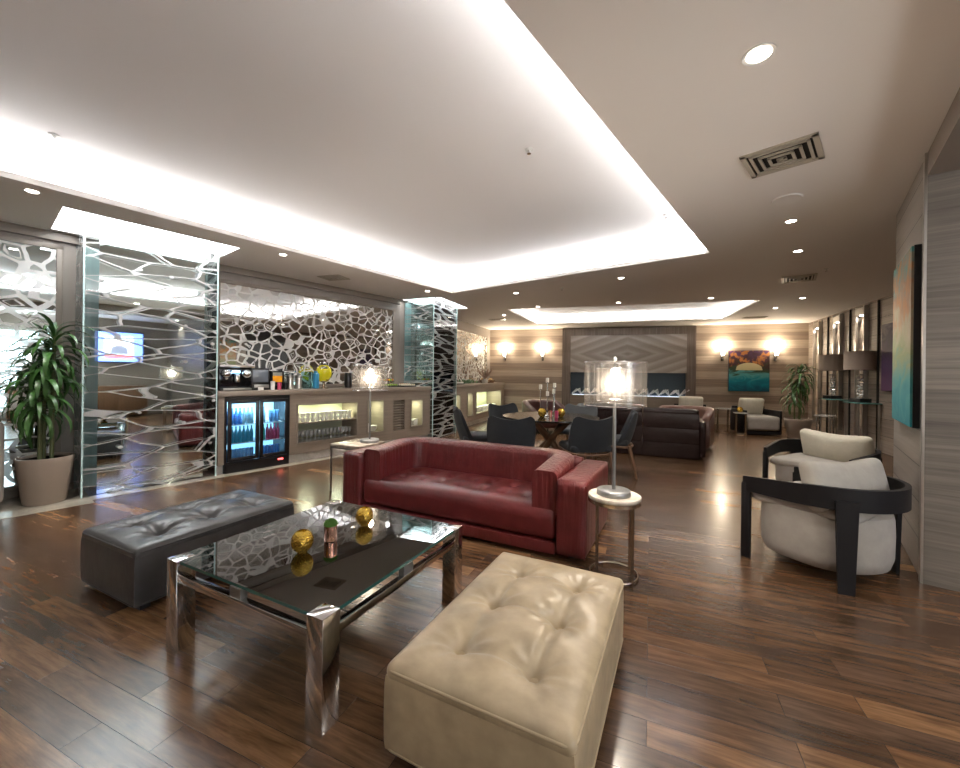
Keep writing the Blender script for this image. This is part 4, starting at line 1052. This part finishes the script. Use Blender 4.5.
def cube_chair(label, loc, rz, sc=1.0):
    r = thing('cube_armchair', label, 'armchair', loc, rz)
    m = MB(); m.soft((0, .02, .27), (.66, .70, .32), .04, (14, 12, 6)); m.build('seat', M['suede'], r, ang=80)
    for sx in (-1, 1): m = MB(); m.box((sx*.36, -.02, .30), (.05, .70, .52), 0, .01); m.build('arm_frame', M['blackwood'], r)
    m = MB(); m.box((0, -.35, .33), (.72, .05, .58), 0, .01); m.build('back_frame', M['blackwood'], r)
    m = MB(); m.box((0, 0, .06), (.70, .70, .06)); m.build('base', M['blackwood'], r)
    t = MB(); t.soft((0, 0, 0), (.54, .12, .40), .05, (18, 4, 12), lambda x, y, z, d: Vector((0, (.03 if y > 0 else -.03)*(1-(x/.28)**2)*(1-(z/.21)**2), 0))); o = t.build('back_pillow', M['cushion'], r, ang=80)
    o.location = (0, -.22, .62); o.rotation_euler = (radians(-14), 0, 0); return r
cube_chair('cream armchair with black sides at the far wall beneath the blue painting', (6.42, 9.35, 0), radians(180-8))
cube_chair('cream armchair at the far wall partly hidden behind the brown armchair', (5.15, 9.75, 0), radians(180-20))
tub_chair('cream armchair at the left edge beside the potted plant', (-4.65, 3.36, 0), radians(200), M['suede'], .7, .82)

# small brass side tables
def stool(label, loc, r_=.17, h=.5, mat='brass', top='marblew'):
    r = thing('small_side_table', label, 'side table', loc, 0)
    m = MB(); m.lathe([(0, h-.02), (r_, h-.02), (r_, h), (0, h)], n=32); m.build('top', M[top], r)
    for k in range(4):
        a = k*pi/2+.3; m = MB(); m.tube([(r_*.85*cos(a), r_*.85*sin(a), 0), (r_*.85*cos(a), r_*.85*sin(a), h-.02)], .012, 6); m.build('leg', M[mat], r)
    m = MB(); m.tube([(r_*.85*cos(q*pi/12), r_*.85*sin(q*pi/12), .02) for q in range(24)], .008, 6, True); m.build('base_ring', M[mat], r)
    return r
stool('bronze round table left of the far cream armchair', (5.72, 9.45, 0), .17, .58, 'bronze')
stool('lower bronze round table touching the far cream armchair group', (5.85, 9.0, 0), .15, .52, 'bronze')
globe(5.83, 9.0, .52, 'gold globe candle holder on a low bronze table by the far wall', .06)
stool('round pale topped chrome table right of the far potted plant', (6.98, 8.12, 0), .18, .56, 'chrome')

# consoles and crystal lamps on the right far wall
def console_table(label, loc):
    r = thing('console_table', label, 'console table', loc, RRz-pi/2)
    m = MB(); m.box((0, 0, .86), (.34, .62, .018), 0, .002); m.build('glass_top', plain('aqua_glass_top', (.12, .30, .28), .06, 0, spec=.8), r)
    for sy in (-1, 1):
        m = MB(); m.box((-.14, sy*.27, .425), (.025, .025, .85)); m.build('leg', M['steel'], r)
        m = MB(); m.box((.14, sy*.27, .425), (.025, .025, .85)); m.build('leg', M['steel'], r)
    m = MB(); m.box((0, 0, .02), (.30, .56, .02)); m.build('base_plate', M['steel'], r)
    return r
def crystal_lamp(label, loc):
    r = thing('crystal_lamp', label, 'lamp', loc, 0)
    m = MB(); m.box((0, 0, .035), (.22, .22, .07), 0, .004); m.build('base_block', M['black'], r)
    m = MB(); random.seed(5)
    for k in range(9):
        a = k*1.1; m.tube([(.05*cos(a+q*.7)*(.6+.4*sin(q+k)), .05*sin(a+q*.7), .09+k*.052+.02*sin(q*1.5)) for q in range(10)], .010, 6)
    m.build('crystal_knots', NT('crystal').p(col=(.85, .88, .9), metal=.6, rough=.06).m, r)
    m = MB(); m.cyl((0, 0, .07), .006, .62, 8); m.build('pole', M['chrome'], r)
    m = MB(); m.lathe([(.235, .60), (.235, .94)], n=48, cap=False); sh = m.build('lamp_shade', M['shade'], r)
    m = MB(); m.lathe([(0, .925), (.23, .925)], n=32); m.build('shade_diffuser', M['shade'], sh); m = MB(); m.lathe([(0, .94), (.012, .95), (.008, .97), (0, .98)], n=10); m.build('finial', M['chrome'], r)
    return r
console_table('glass topped console table nearer the corner, under the far crystal lamp', (7.55, 8.58, 0))
console_table('glass topped console table nearer the camera, under the near crystal lamp', (7.05, 7.42, 0))
crystal_lamp('unlit crystal table lamp with taupe shade, nearer the far corner', (7.54, 8.60, .8695))
crystal_lamp('unlit crystal table lamp with taupe shade, nearer the camera', (7.05, 7.45, .8695))
# vertical lit panels between metal trims on the right far wall
def RW(s, o=0):
    d = Vector((sin(radians(23.5)), cos(radians(23.5)))); n = Vector((-d.y, d.x)); v = Vector((6.99, 6.83))+d*s+n*o; return (v.x, v.y)
for k, (s_, lab) in enumerate(((3.3, 'slim lit wall niche nearest the far corner'), (2.1, 'slim lit wall niche in the middle of the three'), (1.0, 'slim lit wall niche nearest the camera, above the near crystal lamp'))):
    c = RW(s_, .0); r = thing('niche_panel', lab, 'wall niche', (c[0], c[1], 0), RRz)
    m = MB(); m.box((-.17, .035, 1.45), (.035, .07, 2.5), 0, .003); m.box((.17, .035, 1.45), (.035, .07, 2.5), 0, .003); m.box((0, .035, 2.60), (.38, .07, .14)); m.build('niche_frame', M['steel'], r)
    m = MB(); m.box((0, .008, 1.45), (.30, .012, 2.2)); m.build('niche_back', M['farwall'], r)
    m = MB(); m.cyl((0, .04, 2.515), .025, .015, 12); m.build('niche_spot', M['lens'], r)
    ld = bpy.data.lights.new('niche_spot_light', 'SPOT'); ld.energy = 8; ld.color = WARM; ld.spot_size = 1.2; ld.spot_blend = .6; ld.shadow_soft_size = .02
    lo = bpy.data.objects.new('niche_spot_light', ld); COL.objects.link(lo); lo.parent = r; lo.location = (0, .06, 2.50)
for k in range(3):
    c = RW(2.72-1.15*k, 0); m = MB(); m.box((0, .012, 1.36), (.03, .03, 2.72)); o = struct(m.build('trim_%d' % tn[0], M['dark'])); tn[0] += 1; o.location = (c[0], c[1], 0); o.rotation_euler = (0, 0, RRz)

# paintings ---------------------------------------------------------------
def art(name, stops, seed, bright=None):
    t = NT(name); v = t.coord((1, 1, 1)); n1 = t.node('ShaderNodeTexNoise', {'Vector': t.coord((1.2, 1.2, 2.2)), 'Scale': 2.0+seed*.2, 'Detail': 5, 'Distortion': 1.4}).outputs['Fac']
    sp = t.node('ShaderNodeSeparateXYZ', {0: v}); z = sp.outputs['Z']
    f = t.math('ADD', z, t.math('MULTIPLY', t.math('SUBTRACT', n1, .5), .7)); c = t.ramp(f, stops)
    if bright:
        n2 = t.node('ShaderNodeTexNoise', {'Vector': t.coord((2, 2, 2)), 'Scale': 4.0, 'Detail': 4}).outputs['Fac']
        c = t.mix(t.math('MULTIPLY', t.ramp(n2, [(.5, 0.0), (.6, 1.0)]), t.ramp(z, [(bright[1], 0.0), (bright[1]+.15, 1.0)])), c, bright[0])
    t.p(col=c, rough=.6, spec=.2); return t
def painting(label, loc, rz, wd, ht, mat, th=.04, edge='black', extra=None):
    """front faces local -y; z 0..1 normalised by object scale on the canvas"""
    r = thing('painting', label, 'painting', loc, rz)
    m = MB(); m.box((0, 0, .5), (wd, th, 1.0)); o = m.build('canvas', mat, r); o.scale = (1, 1, ht)
    m = MB(); m.box((0, .012, ht/2), (wd+.012, th, ht+.012)); m.build('canvas_edge', M[edge], r)
    return r
cF = FW(u(7.29, 10.94), .05)
pt = art('abstract_lagoon', [(.0, (.01, .09, .16)), (.25, (.01, .22, .30)), (.42, (.10, .35, .38)), (.5, (.04, .08, .05)), (.7, (.06, .03, .03)), (1, (.08, .04, .09))], 1, ((.40, .16, .05), .55))
painting('square blue and orange abstract painting between two sconces on the far wall', (cF[0], cF[1], .93), FRz, .95, 1.10, pt.m, .05)
m = MB()  # pale dome painted across the middle
for k in range(1):
    pts = [(.33*cos(a)*(1 if abs(cos(a)) < .9 else .95), -.0315, .57+.20*sin(a)) for a in [pi*i/20 for i in range(21)]]
    vs = [m.bm.verts.new(p) for p in pts]; m.bm.faces.new(vs)
pr = bpy.data.objects['painting']; m.build('painted_dome', NT('painted_dome').p(col=(.55, .50, .30), rough=.4).m, pr)
a1 = Vector((2.93, 2.67))-n40*.03; a2 = Vector((3.49, 3.34))-n40*.03; cN = (a1+a2)/2
pt = art('abstract_teal', [(.0, (.03, .22, .26)), (.2, (.08, .30, .30)), (.42, (.25, .30, .16)), (.6, (.38, .34, .24)), (.78, (.34, .20, .12)), (1, (.10, .30, .28))], 2.3, ((.42, .22, .10), .5))
painting('large teal abstract canvas on the near right wall', (cN.x, cN.y, .98), pi/2-R40+pi, .84, 1.22, pt.m, .035)
c = RW(.0, .03); pt = art('abstract_purple', [(.0, (.10, .04, .10)), (.4, (.08, .05, .12)), (.8, (.05, .04, .07)), (1, (.12, .10, .12))], 3)
painting('narrow dark purple painting on the far right wall behind the teal canvas', (c[0], c[1], 1.1), RRz+pi, .42, 1.15, pt.m, .04)

# sconces ------------------------------------------------------------------
for k, (x, y, lab) in enumerate(((.8, 12.95, 'wall sconce nearest the far left corner'), (1.96, 12.59, 'wall sconce left of the chimney wall, above the candelabra'), (6.69, 11.13, 'wall sconce just left of the square blue painting'), (7.89, 10.76, 'wall sconce just right of the square blue painting'))):
    uu = u(x, y); c = FW(uu, .0); r = thing('wall_sconce', lab, 'sconce', (c[0], c[1], 1.78), FRz, None)
    m = MB(); m.box((0, -.02, .12), (.07, .03, .30), 0, .006); m.build('back_plate', M['chrome'], r)
    m = MB(); m.tube([(0, -.03, .02), (0, -.09, .03), (0, -.10, .12)], .012, 8); m.build('bracket', M['chrome'], r)
    m = MB(); m.lathe([(.03, .12), (.055, .20), (.06, .30)], (0, -.10, 0), 20, cap=False); m.build('crystal_cup', M['sconceg'], r)
    ld = bpy.data.lights.new('sconce_light', 'POINT'); ld.energy = SCONCE; ld.color = (1, .84, .62); ld.shadow_soft_size = .04
    lo = bpy.data.objects.new('sconce_light', ld); COL.objects.link(lo); lo.parent = r; lo.location = (0, -.14, .38)

# ceiling fittings ----------------------------------------------------------
DL = [(1.232, 1.801, .065), (2.853, 3.71, .05), (3.608, 4.582, .05), (2.067, 5.943, .05), (4.214, 7.363, .05), (2.713, 7.924, .05), (.621, 7.124, .05), (1.21, 8.52, .05),
      (.566, 9.766, .05), (6.109, 8.334, .05), (5.809, 7.262, .05), (-2.448, 4.96, .05), (-.937, 7.043, .05), (-3.667, 3.275, .05)]
# fittings behind the camera that the mirrors show
DL += [(-.9, -2.2, .05), (1.4, -1.6, .05), (-3.2, -1.0, .05), (-5.0, .6, .05), (2.6, .4, .05), (4.3, 1.2, .05)]
dlab = ['large round downlight in the near ceiling, top right', 'downlight just past the ceiling speaker', 'second downlight past the ceiling speaker, toward the right wall', 'downlight beyond the near tray, left of the far tray lights', 'downlight at the near edge of the far tray, right side',
        'downlight at the near edge of the far tray, centre', 'downlight just beyond the far corner of the near tray', 'downlight at the near edge of the far tray, left side', 'downlight beside the left edge of the far tray', 'downlight right of the far tray, the one deeper in the room', 'downlight right of the far tray, nearer the camera',
        'downlight in front of the bar mirror', 'downlight between the near tray corner and the distant glass column', 'downlight above the potted plant at far left',
        'downlight behind the camera, left of centre', 'downlight behind the camera, right of centre', 'downlight behind the camera, further left', 'downlight at the left of the room behind the frame', 'downlight over the opening of the side bay', 'downlight inside the side bay']
for i, (x, y, R) in enumerate(DL):
    r = thing('downlight', dlab[i], 'downlight', (x, y, ZC), 0)
    m = MB(); m.lathe([(R*.72, -.002), (R, -.006), (R, 0), (R*.72, 0)], n=28, cap=False); m.build('trim_ring', M['white'], r)
    m = MB(); m.lathe([(0, -.004), (R*.74, -.004), (R*.74, -.001), (0, -.001)], n=24); m.build('lamp_lens', M['lens'], r)
    ld = bpy.data.lights.new('downlight_beam', 'SPOT'); ld.energy = SPOT; ld.color = (1, .94, .86); ld.spot_size = 1.9; ld.spot_blend = .8; ld.shadow_soft_size = .05
    lo = bpy.data.objects.new('downlight_beam', ld); COL.objects.link(lo); lo.parent = r; lo.location = (0, 0, -.02)
def vent(label, quad, slots=4):
    c = sum((Vector(q) for q in quad), Vector((0, 0)))/4; e = (Vector(quad[1])-Vector(quad[0])); f = (Vector(quad[3])-Vector(quad[0])); L = e.length; Wd = f.length
    r = thing('ceiling_vent', label, 'vent', (c.x, c.y, ZC), atan2(e.y, e.x))
    m = MB()
    for k in range(slots+1):
        q = 1-k/(slots+.6); a, b = L/2*q, Wd/2*q; w2 = .016 if k else .03
        for (cx, cy, sx, sy) in ((0, b-w2/2, 2*a, w2), (0, -b+w2/2, 2*a, w2), (a-w2/2, 0, w2, 2*b), (-a+w2/2, 0, w2, 2*b)): m.box((cx, cy, -.006-.003*k), (sx, sy, .010))
    m.build('louvre_grille', M['offwhite'], r)
    m = MB(); m.box((0, 0, -.001), (L*.97, Wd*.97, .002)); m.build('vent_void', M['dark'], r); return r
vent('large square ceiling vent between the big downlight and ceiling speaker', [(1.69, 2.62), (1.973, 2.336), (2.249, 2.668), (1.932, 2.913)])
vent('square ceiling vent beyond the ceiling speaker', [(4.30, 5.77), (4.617, 5.528), (4.933, 5.922), (4.606, 6.134)])
vent('ceiling vent in front of the bar mirror', [(-2.46, 6.04), (-2.10, 5.93), (-2.03, 6.2), (-2.38, 6.32)])
vent('ceiling vent near the far left sconces', [(.19, 10.5), (.62, 10.37), (.72, 10.6), (.29, 10.75)])
vent('ceiling vent above the far cream armchair', [(6.3, 9.6), (6.75, 9.45), (6.83, 9.65), (6.38, 9.82)])
r = thing('ceiling_speaker', 'round white ceiling speaker beside the big square vent', 'speaker', (2.469, 3.255, ZC), 0)
m = MB(); m.lathe([(0, -.008), (.085, -.008), (.10, -.010), (.105, 0)], n=36); m.build('grille', M['ceil'], r)
for (x, y, z, lab) in ((.36, 3.12, ZC+.30, 'white sprinkler in the middle of the near ceiling tray'), (1.99, 4.35, ZC+.30, 'white sprinkler near the far right corner of the near tray'), (1.343, 6.671, ZC, 'white sprinkler between the two ceiling trays'), (-3.2, 3.0, ZC+.30, 'white sprinkler at the left side of the near tray'), (-.39, 6.75, ZC+.30, 'white sprinkler near the far left corner of the near tray'), (4.55, 5.3, ZC, 'white sprinkler beside the second square vent')):
    r = thing('sprinkler', lab, 'sprinkler', (x, y, z), 0)
    m = MB(); m.lathe([(.032, 0), (.032, -.006), (.010, -.010), (.010, -.022), (0, -.022)], n=18); m.build('rosette', M['white'], r)
    m = MB(); m.lathe([(0, -.034), (.016, -.034), (.016, -.031), (0, -.031)], n=14); m.tube([(0, 0, -.021), (0, 0, -.033)], .004, 6); m.build('deflector', M['chrome'], r)

# side bay behind the right wall, seen in the mirrors ------------------------
def BY(s, n): v = Vector(P0)-d40*s+n40*n; return (v.x, v.y)
c = BY(1.15, 3.1); r = thing('television', 'wall television with a blue news picture, seen mirrored in the glass column', 'television', (c[0], c[1], 1.95), pi/2-R40)
m = MB(); m.box((0, .0, 0), (1.1, .05, .88), 0, .006); m.build('tv_case', M['black'], r)
m = MB(); m.box((0, .028, 0), (1.04, .006, .82)); m.build('tv_screen', emit('tv_blue', (.08, .22, .9), 1.6), r)
m = MB(); m.box((0, .034, .05), (.62, .004, .52)); m.build('picture_panel', emit('tv_white', (.75, .85, 1), 1.3), r)
m = MB(); m.box((0, .038, -.27), (.62, .004, .10)); m.build('news_banner', emit('tv_red', (.9, .05, .08), 1.2), r)
m = MB(); m._add([(-.2, .041, -.2), (.2, .041, -.2), (.17, .041, -.02), (.07, .041, .04), (-.07, .041, .04), (-.17, .041, -.02)], [(0, 1, 2, 3, 4, 5)]); m.build('figure_suit', emit('tv_suit', (.06, .09, .2), .8), r)
m = MB(); m.box((0, .041, .12), (.13, .003, .17), 0, .001); m.build('figure_head', emit('tv_skin', (.75, .5, .4), .9), r)
r = thing('sideboard', 'long walnut sideboard under the television in the side bay', 'sideboard', (BY(1.9, 2.85)[0], BY(1.9, 2.85)[1], 0), pi/2-R40)
m = MB(); m.box((0, 0, .45), (2.6, .45, .82), 0, .01); m.build('cabinet', M['walnut'], r)
for k in range(4): m = MB(); m.box((-.975+.65*k, .235, .45), (.62, .02, .74), 0, .004); m.build('door', M['walnut'], r)

# fill lamps added out of view behind the camera to brighten ceiling and room
for i, (x, y, e, lab) in enumerate(((-2.6, -2.6, 190, 'added white globe fill lamp behind the camera, left'), (.6, -3.0, 190, 'added white globe fill lamp behind the camera, right'), (2.6, -.8, 170, 'added white globe fill lamp in the side bay'), (-5.3, -1.2, 130, 'added white globe fill lamp near the left mirror'))):
    r = thing('fill_lamp', lab, 'lamp', (x, y, 0), 0)
    m = MB(); m.lathe([(0, 0), (.15, 0), (.15, .02), (.012, .03), (.012, 1.35), (0, 1.35)], n=24); m.build('stand', M['pewter'], r)
    m = MB(); m.lathe([(.2*sin(pi*k/16), -.2*cos(pi*k/16)) for k in range(17)], (0, 0, 1.55), 24, cap=False); m.build('fill_globe', emit('fill_glow_%d' % i, (1, .94, .88), e/12), r)

# glowing window panel added in the side bay for cool light in the mirrors
c = BY(2.75, 3.14); m = MB(); m.box((0, 0, 1.25), (1.5, .02, 2.1)); o = struct(m.build('added_window', emit('added_cool_glow', (.72, .93, 1.0), 1.7))); o.location = (c[0], c[1], 0); o.rotation_euler = (0, 0, pi/2-R40)
